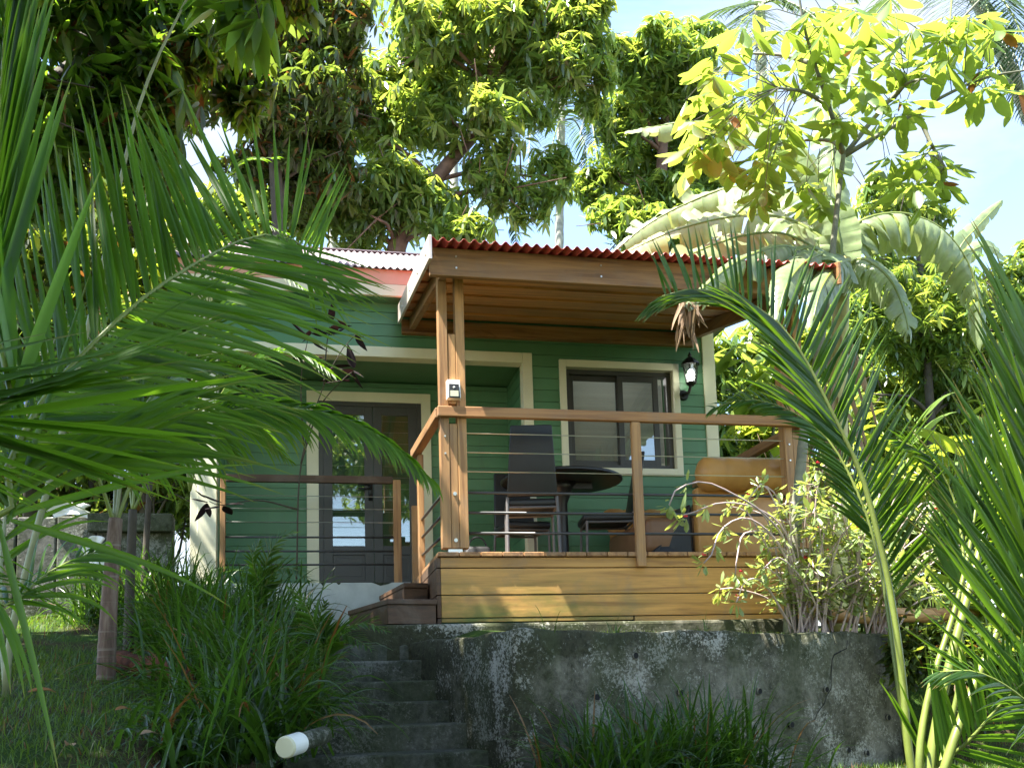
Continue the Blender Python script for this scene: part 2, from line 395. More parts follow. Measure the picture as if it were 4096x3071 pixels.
cladding(w, XL+.1, LX-.02, .93, 3.75, YW); cladding(w, LX-.02, RX+.04, LZ+.05, 3.75, YW)
cladding(w, RX+.04, WX0, .60, 3.60, YW); cladding(w, WX1, XR-.06, .60, 3.60, YW)
cladding(w, WX0, WX1, .60, WZ0, YW); cladding(w, WX0, WX1, WZ1, 3.60, YW)
cladding(w, LX-.1, 1.9, .93, 3.05, YB)                     # back of the recess
for y0 in (0,):                                          # reveals of the recess, body behind
    z = .93
    while z < 3.05:
        b = min(z+.115, 3.05)
        w.box(RX+.012, RX+.04, YW+.02, YB, z, b-.006); w.box(LX-.06, LX-.012, YW+.02, YB, z, b-.006); z += .115
w.box(LX-.05, RX+.042, YW+.012, YB+.25, 3.06, 3.10); w.box(RX+.043, RX+.075, YW+.012, YB+.25, .5, 3.5); w.box(LX-.1, RX+.042, YB+.14, YB+.18, .5, 3.06)
w.box(XR-.08, XR-.02, YW+.01, 11.9, .4, 3.62); w.box(XL+.02, XL+.08, YW+.01, 11.9, .4, 3.75); w.box(XL, XR, 11.9, 11.96, .4, 3.7)
w.build('wall', M['green'], cottage)
t = MB()                                                 # cream trim boards
t.box(LX-.16, LX, YW-.035, YW+.12, .94, LZ+.10)           # left jamb
t.build('porch_jamb', M['white'], cottage, .004); t = MB()
t.box(RX, RX+.095, YW-.035, YW+.10, .78, LZ+.10)          # right jamb
t.build('porch_jamb', M['white'], cottage, .004)
t = MB().box(LX+.002, RX-.002, YW-.036, YW+.10, LZ, LZ+.099)
t.build('porch_lintel', M['white'], cottage, .004)
MB().box(XR-.13, XR-.005, YW-.03, YW+.05, .5, 3.58).build('corner_board', M['white'], cottage, .004)
MB().box(XL-.05, XL+.12, YW-.03, YW+.08, .94, 3.6).build('corner_board', M['white'], cottage, .004)
# plinth under the porch, landing slab
p = MB().box(XL-.1, .775, YW-.06, YB+.2, .2, .935)
p.build('plinth', M['plinth'], cottage, .006)
for x, w_ in ((-.55, .2), (-.02, .05), (.42, .19), (.12, .04)):
    MB().add([(x, YW-.063, .936), (x+w_, YW-.063, .936), (x+w_*.83, YW-.063, .922), (x+w_*.45, YW-.063, .910+.008*math.sin(9*x)), (x+w_*.2, YW-.063, .926)], [(4, 3, 2, 1, 0)]).build('chipped_edge', M['concrete_step'], cottage)
# window
win = MB()
win.box(WX0-.065, WX0, YW-.04, YW+.10, WZ0-.07, WZ1+.07); win.box(WX1, WX1+.065, YW-.04, YW+.10, WZ0-.07, WZ1+.07)
win.box(WX0, WX1, YW-.041, YW+.10, WZ1, WZ1+.07); win.box(WX0, WX1, YW-.041, YW+.10, WZ0-.07, WZ0)
wf = win.build('window', M['white'], cottage, .004)
fr = MB(); y0, y1 = YW+.03, YW+.10
def frame(mb, x0, x1, z0, z1, y0, y1, t, tb=None):
    tb = tb or t
    mb.box(x0, x0+t, y0, y1, z0, z1); mb.box(x1-t, x1, y0, y1, z0, z1)
    mb.box(x0+t, x1-t, y0+.001, y1-.001, z1-t, z1); mb.box(x0+t, x1-t, y0+.001, y1-.001, z0, z0+tb)
frame(fr, WX0+.001, WX1-.001, WZ0+.001, WZ1-.001, y0, y1+.02, .045)
fr.build('frame', M['alu'], wf, .003)
sa = MB(); frame(sa, WX0+.046, WX0+.575, WZ0+.046, WZ1-.046, y1-.02, y1+.005, .05); sa.build('sash', M['alu'], wf, .003)
sa = MB(); frame(sa, WX0+.53, WX1-.13, WZ0+.046, WZ1-.046, y0+.012, y0+.04, .055); sa.build('sash', M['alu'], wf, .003)
MB().box(WX0+.09, WX0+.53, y1-.01, y1-.006, WZ0+.09, WZ1-.09).build('pane', M['glass'], wf)
MB().box(WX0+.58, WX1-.18, y0+.024, y0+.028, WZ0+.09, WZ1-.09).build('pane', M['glass'], wf)
MB().box(WX0+.05, WX1-.14, YW+.135, YW+.14, WZ0-.02, WZ1+.02).build('blind', M['curtain'], wf)
MB().box(WX1-.125, WX1-.06, YW+.14, YW+.16, WZ0+.1, WZ1-.1).build('blind', M['curtain'], wf)
MB().box(1.95, XR-.1, YW+1.2, YW+1.25, .7, 3.5).build('room_wall', M['interior'], cottage)
rl_ = bpy.data.lights.new('room_lamp', 'POINT'); rl_.energy = 9; rl_.color = (1, .98, .95); rl_.shadow_soft_size = .12
ro_ = bpy.data.objects.new('room_lamp', rl_); COL.objects.link(ro_); ro_.location = (2.75, YW+.75, 2.95)
# door in the recess
DX0, DX1, DZ1 = -.03, .985, 2.84
dt = MB()
dt.box(DX0-.115, DX0, YB-.04, YB-.014, .937, DZ1+.10); dt.box(DX1, DX1+.095, YB-.04, YB-.014, .937, DZ1+.10)
dt.box(DX0, DX1, YB-.041, YB-.014, DZ1, DZ1+.10)
door = dt.build('door', M['white'], cottage, .003)
fr = MB(); frame(fr, DX0+.001, DX1-.001, .937, DZ1-.001, YB-.036, YB-.006, .045, .03); fr.build('frame', M['alu'], door, .003)
xm = .50
for x0, x1 in ((DX0+.047, xm-.002), (xm+.002, DX1-.047)):
    lf = MB(); frame(lf, x0, x1, .97, DZ1-.047, YB-.034, YB-.010, .085, .09)
    lf.box(x0+.086, x1-.086, YB-.033, YB-.012, 1.30, 1.39)
    lf.box(x0+.086, x1-.086, YB-.022, YB-.013, 1.06, 1.30)
    lf.box(x0+.115, x1-.115, YB-.027, YB-.022, 1.09, 1.27)
    leaf = lf.build('door_leaf', M['alu'], door, .003)
    MB().box(x0+.086, x1-.086, YB-.020, YB-.016, 1.391, DZ1-.133).build('pane', M['glass'], leaf)
    MB().box(x0+.07, x1-.07, YB-.013, YB-.0125, 1.37, DZ1-.12).build('blind', M['curtain'], leaf)
h = MB()
for dz in (0, .045): h.tube([(xm-.03, YB-.06, 2.0-dz), (xm-.15, YB-.065, 2.003-dz)], .009, 8)
h.tube([(xm-.03, YB-.03, 1.98), (xm-.03, YB-.07, 1.98)], .012, 8); h.box(xm-.05, xm-.01, YB-.045, YB-.034, 1.84, 2.04)
h.build('handle', M['black'], door, smooth=True)
# house roof: corrugated sheet, ridge flashing, salmon board, soffit
def corrugated(x0, x1, y0, y1, zf, amp=.011, pitch=.0635, n=8, laps=(), thick=.0025):
    xs_ = np.arange(x0, x1, pitch/n); V = []
    for y in (y0, y1):
        for off in (0, -thick):
            V.append(np.stack([xs_, np.full_like(xs_, y), zf(y)+amp*np.cos(2*math.pi*(xs_-x0)/pitch)+off], -1))
    V = np.concatenate(V); k = len(xs_); i = np.arange(k-1)
    q = lambda a, b: np.stack([a*k+i, a*k+i+1, b*k+i+1, b*k+i], -1)
    return V, np.concatenate([q(0, 2), q(3, 1), q(1, 0)])
RY0, RY1 = 8.25, 10.15
zr = lambda y: 3.815+.55*(y-RY0)
Vr, Fr = corrugated(-1.35, XR+.2, RY0-.06, RY1, zr)
roof = link('roof', mesh_np('roof', Vr, Fr), M['grey_roof'], cottage)
MB().hexa([(-1.4, RY1-.14, zr(RY1)-.055), (XR+.22, RY1-.14, zr(RY1)-.055), (XR+.22, RY1+.14, zr(RY1)-.06), (-1.4, RY1+.14, zr(RY1)-.06)],
          [(-1.4, RY1-.14, zr(RY1)-.045), (XR+.22, RY1-.14, zr(RY1)-.045), (XR+.22, RY1+.14, zr(RY1)-.05), (-1.4, RY1+.14, zr(RY1)-.05)]).build('ridge_flashing', M['grey_roof'], roof)
zb = lambda y: zr(RY1)-.55*(y-RY1)
Vb, Fb = corrugated(-1.35, XR+.2, RY1, 12.2, zb)
link('roof', mesh_np('roof_back', Vb, Fb), M['grey_roof'], cottage)
MB().box(-1.34, XR+.18, RY0-.02, RY0+.012, 3.645, 3.785).build('fascia', M['salmon'], cottage, .003)
MB().box(-1.34, XR+.18, RY0-.024, RY0+.012, 3.535, 3.642).build('fascia', M['white'], cottage, .003)
MB().box(-1.33, XR+.17, RY0+.013, YW-.002, 3.54, 3.555).build('soffit', M['green'], cottage)
for x in (-1.33, XR+.14):
    MB().add([(x, YW, 3.5), (x, 11.95, 3.5), (x, 11.95, zb(11.95)), (x, RY1, zr(RY1)-.03), (x, YW, zr(YW)-.03), (x+.03, YW, 3.5), (x+.03, 11.95, 3.5), (x+.03, 11.95, zb(11.95)), (x+.03, RY1, zr(RY1)-.03), (x+.03, YW, zr(YW)-.03)],
      [(0, 1, 2, 3, 4), (9, 8, 7, 6, 5)]).build('gable', M['white'], cottage)

# ------------------------------------------------------------------ covered deck
deck = empty('covered_deck', (2.15, YF, .40), 'stained timber deck with corrugated red shed roof, corner posts and cable railing', 'deck')
DXL, DXR = .78, 3.54
fl = MB()
x = DXL-.02
while x < DXR+.02:                                     # floor boards run from front to back
    fl.box(x, min(x+.142, DXR+.03), YF-.025, YW-.01, ZD-.03, ZD); x += .148
fl.build('floor', M['wood_y'], deck, .004)
sk = MB()
zs = [ZD-.035, .790, .607, .452, .405]
sk.box(DXL, DXR, YF, YF+.03, zs[1]+.003, zs[0]); sk.box(DXL, DXR, YF+.002, YF+.03, zs[2]+.003, zs[1]-.003)
sk.box(DXL, DXR, YF+.004, YF+.03, zs[3]+.003, zs[2]-.003); sk.box(DXL, 2.12, YF+.006, YF+.03, .425, zs[3]-.003); sk.box(2.13, DXR, YF+.006, YF+.03, zs[4], zs[3]-.003)
sk.build('front_skirt', M['skirt'], deck, .003)
sk = MB()
for a, b in zip(zs, zs[1:]): sk.box(DXL-.03, DXL-.002, YF+.002, YW-.07, b+.003, a-.003)
sk.build('side_skirt', M['stairw'], deck, .003)
sk = MB()
for a, b in zip(zs, zs[1:]): sk.box(DXR+.002, DXR+.03, YF+.002, YW-.07, b+.003, a-.003)
sk.build('side_skirt', M['wood_y'], deck, .003)
zt = lambda y: 2.905+RS*(y-5.82)                        # top of the roof sheet
def post(x0, wdt=.062, gap=.058, z0=ZD+.03):
    a = MB(); y0, y1 = YF+.005, YF+.10
    a.box(x0, x0+wdt, y0, y1, z0, zt(y1)-.14); a.box(x0+wdt+gap, x0+2*wdt+gap, y0, y1, z0, zt(y1)-.14)
    o = a.build('post', M['wood_z'], deck, .004)
    b = MB(); b.box(x0+wdt+.002, x0+wdt+gap-.002, y0+.003, y1-.01, z0, 1.79); b.box(x0+wdt+.002, x0+wdt+gap-.002, y0+.004, y1-.01, 1.93, 2.43)
    b.build('spacer', M['wood_z'], o, .004)
    for z in (.98, 1.30): MB().tube([(x0+wdt+gap/2, y0+.002, z), (x0+wdt+gap/2, y0-.008, z)], .013, 10).build('bolt', M['bolt'], o)
    for z in (1.58, 1.70): MB().tube([(x0+wdt*.5, y0, z), (x0+wdt*.5, y0-.006, z)], .007, 8).build('bolt', M['bolt'], o)
    MB().box(x0+wdt-.02, x0+wdt+gap+.02, y0+.03, y1-.02, ZD+.001, z0-.001).build('foot_plate', M['steel'], o)
post(.796); post(DXR-.19)
# side posts along the left edge of the deck, at the stair opening and at the wall
MB().box(.745, .79, 7.28, 7.385, .62, ZR-.07).build('side_post', M['wood_z'], deck, .004)
MB().box(.79, .88, YW-.13, YW-.045, ZD, 1.62).build('side_post', M['wood_z'], deck, .004)
MB().box(DXR-.06, DXR+.03, 7.4, 7.49, ZD, ZR-.07).build('side_post', M['wood_z'], deck, .004)
MB().box(.775, DXR+.04, YF-.045, YF+.003, 1.828, ZR).build('handrail', M['rail'], deck, .006)
MB().hexa([(.70, 7.42, 1.828), (.765, 7.42, 1.828), (.828, YF+.004, 1.829), (.763, YF+.004, 1.829)], [(.70, 7.42, ZR-.001), (.765, 7.42, ZR-.001), (.828, YF+.004, ZR-.001), (.763, YF+.004, ZR-.001)]).build('handrail', M['wood_y'], deck, .005)
MB().box(DXR-.04, DXR+.03, YF+.11, YW-.05, 1.83, ZR-.001).build('handrail', M['wood_y'], deck, .006)
MB().box(2.152, 2.218, YF-.047, YF-.002, .79, 1.824).build('baluster', M['wood_z'], deck, .006)
for z in (1.735, 1.60, 1.465): MB().tube([(.90, YF+.04, z), (DXR-.15, YF+.04, z)], .0035, 6).build('cable', M['steel'], deck)
for z in (1.317, 1.177, 1.035):
    MB().tube([(.90, YF+.04, z), (DXR-.15, YF+.04, z)], .010, 8).build('rail_rod', M['rod'], deck, smooth=True)
    MB().tube([(.81, YF+.08, z-.01), (.77, 7.29, z-.01)], .010, 8).build('rail_rod', M['rod'], deck, smooth=True)
for z in (1.735, 1.60, 1.465): MB().tube([(DXR, YF+.1, z), (DXR, YW-.05, z)], .0035, 6).build('cable', M['steel'], deck)
MB().bar((DXR, YF+.14, 1.76), (DXR, 7.43, 1.05), .05, .09).build('diagonal_brace', M['wood_y'], deck, .004)
M['flash'] = m_plain('pale metal flashing', (.62, .54, .50), .38, .08, 6, metal=.35)
# roof
RXL, RXR, YE = .70, 3.62, 5.82
Vs, Fs = corrugated(RXL+.015, RXR-.01, YE, YW-.02, zt, .0135, .07, 12)
dr = link('roof', mesh_np('deck_roof', Vs, Fs), M['red'], deck)
zf = lambda y: zt(y)-.02
def slab(mb, x0, x1, y0, y1, top, th):
    return mb.hexa([(x0, y0, top(y0)-th), (x1, y0, top(y0)-th), (x1, y1, top(y1)-th), (x0, y1, top(y1)-th)], [(x0, y0, top(y0)), (x1, y0, top(y0)), (x1, y1, top(y1)), (x0, y1, top(y1))])
MB().box(RXL+.012, RXR-.012, 5.965, 6.01, 2.725, 2.918).build('fascia_beam', M['wood_x'], deck, .004)
for x in (RXL+.19, 1.9, 3.0):
    for z in (2.78, 2.86): MB().tube([(x, 5.966, z), (x, 5.957, z)], .007, 8).build('bolt', M['bolt'], deck)
cb = MB(); y = 6.02; k = 0
while y < YW-.06:                                       # ceiling boards, each lapping the next
    y1 = min(y+.40, YW-.05)
    zt1 = lambda yy: zt(yy)-.03
    cb.hexa([(RXL+.02, y, zt1(y)-.052), (RXR-.02, y, zt1(y)-.052), (RXR-.02, y1+.012, zt1(y1)-.030), (RXL+.02, y1+.012, zt1(y1)-.030)],
            [(RXL+.02, y, zt1(y)-.012), (RXR-.02, y, zt1(y)-.012), (RXR-.02, y1+.012, zt1(y1)-.006), (RXL+.02, y1+.012, zt1(y1)-.006)])
    y = y1; k += 1
cb.build('ceiling', M['ceil'], deck)
for x in (RXL+.10, RXR-.16):
    slab(MB(), x, x+.05, 6.012, YW-.05, lambda yy: zt(yy)-.078, .11).build('rafter', M['wood_y'], deck, .003)
MB().box(RXL+.03, RXR-.03, YW-.075, YW-.016, 3.245, 3.375).build('ledger', M['wood_x'], deck, .004)
for x, s_ in ((RXL-.012, 1), (RXR-.012, -1)):
    br = slab(MB(), x, x+.022, YE-.02, YW-.10, lambda yy: zt(yy)+.022, .165)
    bo = br.build('barge_board', M['flash'] if s_ > 0 else M['wood_y'], deck, .003)
    if s_ > 0:
        for yy in (5.95, 6.5, 7.1, 7.8): MB().tube([(x-.001, yy, zt(yy)-.08), (x-.008, yy, zt(yy)-.08)], .009, 8).build('bolt', M['bolt'], bo)

# ------------------------------------------------------------------ porch railing
pr = empty('porch_railing', (-.05, YW-.03, .94), 'brown timber rail with thin cables and dark rods across the porch', 'railing')
MB().box(-.87, -.825, YW-.05, YW-.005, .94, 1.87).build('post', M['wood_z'], pr, .004)
MB().box(.63, .70, YW-.05, YW-.004, .93, 1.87).build('post', M['wood_z'], pr, .004)
MB().box(-.82, .628, YW-.055, YW-.006, 1.835, 1.90).build('handrail', M['stairw'], pr, .004)
for z in (1.715, 1.60, 1.48): MB().tube([(-.83, YW-.03, z), (.64, YW-.03, z)], .003, 6).build('cable', M['steel'], pr)
for z in (1.345, 1.22, 1.10): MB().tube([(-.83, YW-.03, z), (.64, YW-.03, z)], .009, 8).build('rail_rod', M['rod'], pr, smooth=True)

# ------------------------------------------------------------------ winding timber steps at the deck side
ws = empty('timber_steps', (.4, 6.5, .41), 'dark timber winder steps climbing to the left side of the deck', 'steps')
def step(poly, z0, z1):
    MB().prism(poly, z0, z1-.035).build('riser', M['stairw'], ws, .003)
    cx = sum(p[0] for p in poly)/len(poly); cy = sum(p[1] for p in poly)/len(poly)
    big = [(cx+(x-cx)*1.03, cy+(y-cy)*1.03) for x, y in poly]
    MB().prism(big, z1-.034, z1).build('tread', M['stairw'], ws, .004)
step([(.413, 6.07), (.73, 6.14), (.73, 7.3), (.19, 6.95)], .41, .57)
step([(.563, 6.62), (.735, 6.66), (.735, 8.3), (.45, 7.55)], .575, .735)

# ------------------------------------------------------------------ concrete: slab, retaining wall, steps
sl = MB(); sl.prism([(-.06, 6.04), (.62, 5.99), (3.30, 5.98), (3.32, 6.4), (-.02, 6.55)], .02, .40)
tag(sl.build('concrete_slab', M['concrete'], bevel=.02), 'low dark mossy concrete slab under the timber deck and its steps', 'slab')
wl = MB(); TOP = .27
rl = empty('retaining_wall', (2.4, 5.3, -.6), 'grey mossy concrete retaining wall below the deck, with drain holes and a crack', 'wall')
def wallgrid(pts, z0, z1, th, nseg=26, nz=14):
    V, Fc = [], []
    pts = [np.array(p, float) for p in pts]; P = []
    for a, b in zip(pts, pts[1:]):
        n = max(2, int(np.linalg.norm(b-a)/.08)); P += [a+(b-a)*i/n for i in range(n)]
    P.append(pts[-1]); P = np.array(P); n = len(P)
    T = np.gradient(P, axis=0); T /= np.linalg.norm(T, axis=1)[:, None]; Nn = np.stack([T[:, 1], -T[:, 0]], 1)
    s = np.concatenate([[0], np.cumsum(np.linalg.norm(np.diff(P, axis=0), axis=1))])
    rows = []
    for j in range(nz+1):
        z = z0+(z1-z0)*j/nz
        off = .010*np.sin(9*s+5*z)*np.cos(4*z+2.2*s)+.006*np.sin(23*s)*np.sin(17*z)
        zz = z+(.008*np.sin(5*s)+.006*np.sin(17*s) if j == nz else 0)
        rows.append(np.column_stack([P+Nn*off[:, None], np.full(n, z)+(zz-z)]))
    zz = rows[-1][:, 2]
    rows.append(np.column_stack([P-Nn*.02, zz+.012])); rows.append(np.column_stack([P-Nn*th, zz+.01])); rows.append(np.column_stack([P-Nn*th, np.full(n, z0)]))
    V = np.concatenate(rows); i = np.arange(n-1); q = []
    for j in range(len(rows)-1): q.append(np.stack([j*n+i, j*n+i+1, (j+1)*n+i+1, (j+1)*n+i], -1))
    ends = []
    q = np.concatenate(q); return V, q
Vw, Fw = wallgrid([(.49, 6.18), (.55, 6.0), (.93, 4.86), (.965, 4.78), (1.05, 4.79), (3.93, 5.94), (3.97, 6.02), (3.93, 6.3)], -1.1, TOP, .20)
link('wall_body', mesh_np('retaining_wall', Vw, Fw), M['concrete'], rl)
def on_wall(u, v, off=.012):
    q = ray(u*.5398, v*.5398); a = (4.75-.96*.4013)/(q[1]-.4013*q[0]); return q*a+np.array([.372, -.928, 0])*off
nrm = Vector((.372, -.928, 0))
M['hole'] = m_plain('dark drain', (.004, .004, .004), .9, .1)
for (u, v) in ((2383, 2787), (2538, 2621), (2721, 2768), (3034, 2763), (3302, 2756), (3550, 2868), (3465, 3010), (3390, 2998), (3163, 2897)):
    c = Vector(on_wall(u, v, 0)); h = MB(); h.tube([c-nrm*.02, c+nrm*.014], [.017, .017], 14); hp = h.build('drain_hole', M['hole'], rl)
    rg = MB(); ref = Vector((0, 0, 1)); b2 = nrm.cross(ref)
    vv = []; ff = []
    for i in range(14):
        a = 2*math.pi*i/14; dd = ref*math.cos(a)+b2*math.sin(a)
        vv += [c+nrm*.012+dd*.017, c+nrm*.0148+dd*.019, c+nrm*.008+dd*.025]
    for i in range(14):
        j = (i+1) % 14; ff += [(i*3, j*3, j*3+1, i*3+1), (i*3+1, j*3+1, j*3+2, i*3+2)]
    rg.add(vv, ff).build('rim', M['concrete'], hp)
ck = [(3383, 2560), (3380, 2592), (3330, 2618), (3322, 2640), (3318, 2700), (3318, 2752), (3298, 2785), (3292, 2810), (3262, 2850), (3252, 2880)]
P = [Vector(on_wall(u, v, .013)) for u, v in ck]; cm = MB(); fl_ = []
for i, p in enumerate(P):
    t_ = (P[min(i+1, len(P)-1)]-P[max(i-1, 0)]).normalized(); sd = t_.cross(nrm).normalized()*random.uniform(.0025, .006)
    fl_ += [p-sd, p+sd]
cm.add(fl_, [(2*i, 2*i+1, 2*i+3, 2*i+2) for i in range(len(P)-1)]).build('crack', M['hole'], rl)
st = empty('garden_steps', (.4, 5.2, -.6), 'narrow dark concrete steps climbing from the lawn to the deck', 'steps')
tr_ = [(.95, 4.5, -.61), (.88, 4.79, -.47), (.82, 5.05, -.345), (.75, 5.28, -.204), (.69, 5.50, -.08), (.64, 5.67, .042), (.60, 5.85, .169), (.56, 6.0, .275)]
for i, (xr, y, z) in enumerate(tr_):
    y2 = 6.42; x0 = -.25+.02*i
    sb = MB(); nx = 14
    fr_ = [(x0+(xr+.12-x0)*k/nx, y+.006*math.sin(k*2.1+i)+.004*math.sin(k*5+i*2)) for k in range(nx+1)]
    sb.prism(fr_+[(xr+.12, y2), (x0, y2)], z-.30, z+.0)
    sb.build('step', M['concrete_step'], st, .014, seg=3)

# ------------------------------------------------------------------ deck furniture and fittings
def make_chair():
    c = empty('dining_chair', (0, 0, 0), '', 'chair')
    s = MB(); s.box(-.20, .20, -.20, .22, .43, .49); s.build('seat', M['black_fabric'], c, .02, True)
    b = MB(); b.hexa([(-.19, -.235, .50), (.19, -.235, .50), (.19, -.19, .50), (-.19, -.19, .50)], [(-.155, -.33, 1.02), (.155, -.33, 1.02), (.155, -.295, 1.02), (-.155, -.295, 1.02)])
    b.build('backrest', M['black_fabric'], c, .012, True)
    for sx in (-1, 1):
        MB().tube([(sx*.185, .19, .43), (sx*.19, .20, .0)], .011, 8).build('leg', M['steel_dk'], c)
        MB().tube([(sx*.185, -.20, .50), (sx*.19, -.21, .35), (sx*.195, -.25, .0)], .012, 8).build('leg', M['steel_dk'], c)
    MB().tube([(-.185, .19, .42), (.185, .19, .42)], .01, 8).tube([(-.185, -.20, .42), (.185, -.20, .42)], .01, 8).tube([(-.18, -.2, .42), (-.18, .19, .42)], .01, 8).tube([(.18, -.2, .42), (.18, .19, .42)], .01, 8).build('seat_frame', M['steel_dk'], c)
    return c
M['steel_dk'] = m_plain('dark chromed tube', (.13, .12, .115), .5, .1, 20, metal=.2)
def copy_tree(o, parent=None):
    c = o.copy(); COL.objects.link(c)
    if parent is not None: c.parent = parent
    for ch in list(o.children): copy_tree(ch, c)
    return c
ch = make_chair(); G = 'high backed chairs on the deck'
def put(o, loc, rz, label): o.location = loc; o.rotation_euler = (0, 0, R(rz)); o['label'] = label; o['group'] = G
put(ch, (1.58, 6.98, ZD), -9, 'black high backed chair with its back to the camera, left of the table')
put(copy_tree(ch), (2.36, 7.55, ZD), 82, 'black high backed chair right of the table, half behind the baluster')
put(copy_tree(ch), (1.72, 7.98, ZD), 185, 'black high backed chair on the far side of the table, behind another chair')
tb = empty('round_table', (1.98, 7.55, ZD), 'round black table with pedestal leg on the deck', 'table')
MB().lathe([(0.0, .775), (.50, .775), (.515, .785), (.515, .80), (.50, .81), (0, .81)], (1.98, 7.55, ZD), 40).build('tabletop', M['black'], tb, smooth=False)
MB().lathe([(.22, 0), (.20, .02), (.07, .05), (.045, .15), (.045, .6), (.09, .72), (.13, .774)], (1.98, 7.55, ZD), 20).build('pedestal', M['black'], tb, smooth=True)
MB().box(1.72, 2.24, 7.5, 7.6, ZD+.72, ZD+.774).build('apron', M['black'], tb, .005)
pt = empty('table_dish', (1.93, 7.42, ZD+.81), 'small dish of green leaves on the round black table', 'dish')
MB().lathe([(.05, 0), (.10, .012), (.115, .03), (.11, .03), (.05, .012)], (1.93, 7.42, ZD+.811), 20).build('bowl', M['black'], pt, smooth=True)
def small_leaves(c, n, L, mat, name, parent, up=.6):
    V, Fq = [], []
    for i in range(n):
        a = random.uniform(0, 6.28); d = Vector((math.cos(a), math.sin(a), random.uniform(.1, up))).normalized(); s = d.cross(Vector((0, 0, 1))).normalized()*L*.22
        p = Vector(c)+Vector((random.uniform(-.04, .04), random.uniform(-.04, .04), 0)); k = len(V)
        V += [p, p+d*L*.5-s, p+d*L, p+d*L*.5+s]; Fq.append((k, k+1, k+2, k+3))
    return link(name, mesh_np(name, [tuple(v) for v in V], Fq, False), mat, parent)
small_leaves((1.93, 7.42, ZD+.83), 26, .11, M['l_grass'], 'leaves', pt)
# sofa
sf = empty('leather_sofa', (3.2, 7.3, ZD), 'tan buttoned leather sofa standing end-on behind the cable rail', 'sofa')
def roll(mb, x0, x1, y, z, r, n=12, ruf=.013):
    pts = []; rad = []
    for i in range(25):
        f = i/24; xx = x0+(x1-x0)*f; pts.append((xx, y, z))
        q_ = min(f, 1-f)/.11; e = math.sqrt(max(0, 1-(1-q_)**2)) if q_ < 1 else 1
        rad.append(max(.25, e)*(r-ruf*(1 if i % 6 == 0 else 0)))
    return mb.tube(pts, rad, 18)
roll(MB(), 2.86, 3.68, 6.76, 1.59, .135).build('arm_roll', M['leather'], sf, smooth=True)
MB().box(2.885, 3.60, 6.83, 6.94, ZD+.05, 1.50).build('arm', M['leather'], sf, .02, True)
MB().box(2.50, 3.40, 6.94, 7.98, ZD+.10, 1.28).build('seat', M['leather_dk'], sf, .05, True)
MB().box(3.28, 3.60, 6.94, 7.98, ZD+.10, 1.60).build('backrest', M['leather_dk'], sf, .06, True)
# buttoned far arm
nx_, nz_ = 40, 24; V = []
for j in range(nz_+1):
    for i in range(nx_+1):
        x_, z_ = 2.50+.85*i/nx_, 1.1+.36*j/nz_
        a_, b_ = (x_-2.5)/.12, (z_-1.1)/.12
        d_ = abs(math.sin(math.pi*(a_+b_)/2)*math.sin(math.pi*(a_-b_)/2))
        V.append((x_, 7.98-.075*d_**.5-.04*(j/nz_), z_))
i = np.arange(nz_)[:, None]*(nx_+1)+np.arange(nx_)[None]
link('buttoned_arm', mesh_np('buttoned_arm', V, np.stack([i, i+1, i+nx_+2, i+nx_+1], -1).reshape(-1, 4)), M['leather'], sf)
roll(MB(), 2.46, 3.3, 8.03, 1.45, .10).build('arm_roll', M['leather'], sf, smooth=True)
th = MB(); th.hexa([(2.44, 6.90, ZD+.02), (2.88, 6.90, ZD+.02), (2.88, 7.5, ZD+.02), (2.44, 7.5, ZD+.02)], [(2.62, 6.93, 1.08), (2.88, 6.93, 1.40), (2.88, 7.4, 1.42), (2.62, 7.4, 1.08)])
tag(th.build('folded_throw', M['black_fabric'], bevel=.03, seg=3), 'dark throw draped over the front of the tan sofa', 'throw')
bg = empty('hand_bag', (1.28, 7.7, ZD), 'black bag standing on the deck floor left of the chairs', 'bag')
MB().hexa([(1.12, 7.62, ZD), (1.42, 7.62, ZD), (1.42, 7.8, ZD), (1.12, 7.8, ZD)], [(1.17, 7.66, ZD+.26), (1.38, 7.66, ZD+.26), (1.38, 7.76, ZD+.26), (1.17, 7.76, ZD+.26)]).build('body', M['black_fabric'], bg, .03, True, 3)
MB().tube([(1.2+.075*(1-math.cos(a)), 7.7, ZD+.25+.09*math.sin(a)) for a in np.linspace(0, math.pi, 10)], .008, 6).build('handle', M['black_fabric'], bg)
# lantern
ln = empty('wall_lantern', (3.50, YW-.02, 2.85), 'black coach lantern with lit bulb on the green wall beside the window', 'wall lamp')
lx, ly, lz = 3.50, YW-.16, 2.84
MB().tube([(lx-.03, YW-.015, lz-.08), (lx-.03, YW-.045, lz-.08)], [.055, .045], 14).tube([(lx-.03, YW-.04, lz-.08), (lx-.02, ly+.02, lz-.09), (lx, ly, lz-.01)], .016, 8).lathe([(.025, -.03), (.05, -.01), (.055, .005)], (lx, ly, lz), 8).build('bracket', M['black'], ln, .002)
MB().lathe([(.095, .18), (.088, .195), (.05, .235), (.018, .26), (.022, .275), (.008, .30), (.002, .315)], (lx, ly, lz), 8).build('cap', M['black'], ln)
rb = MB()
for k in range(6):
    a = math.pi*k/3; rb.tube([(lx+.052*math.cos(a), ly+.052*math.sin(a), lz+.004), (lx+.080*math.cos(a), ly+.080*math.sin(a), lz+.182)], .004, 6)
rb.build('cage', M['black'], ln)
MB().lathe([(.045, .006), (.072, .178), (.068, .178), (.041, .006)], (lx, ly, lz), 6).build('lamp_glass', M['glass'], ln)
MB().lathe([(.012, .01), (.014, .05), (.03, .085), (.03, .11), (.012, .135)], (lx, ly, lz), 12).build('bulb', M['bulb'], ln, smooth=True)
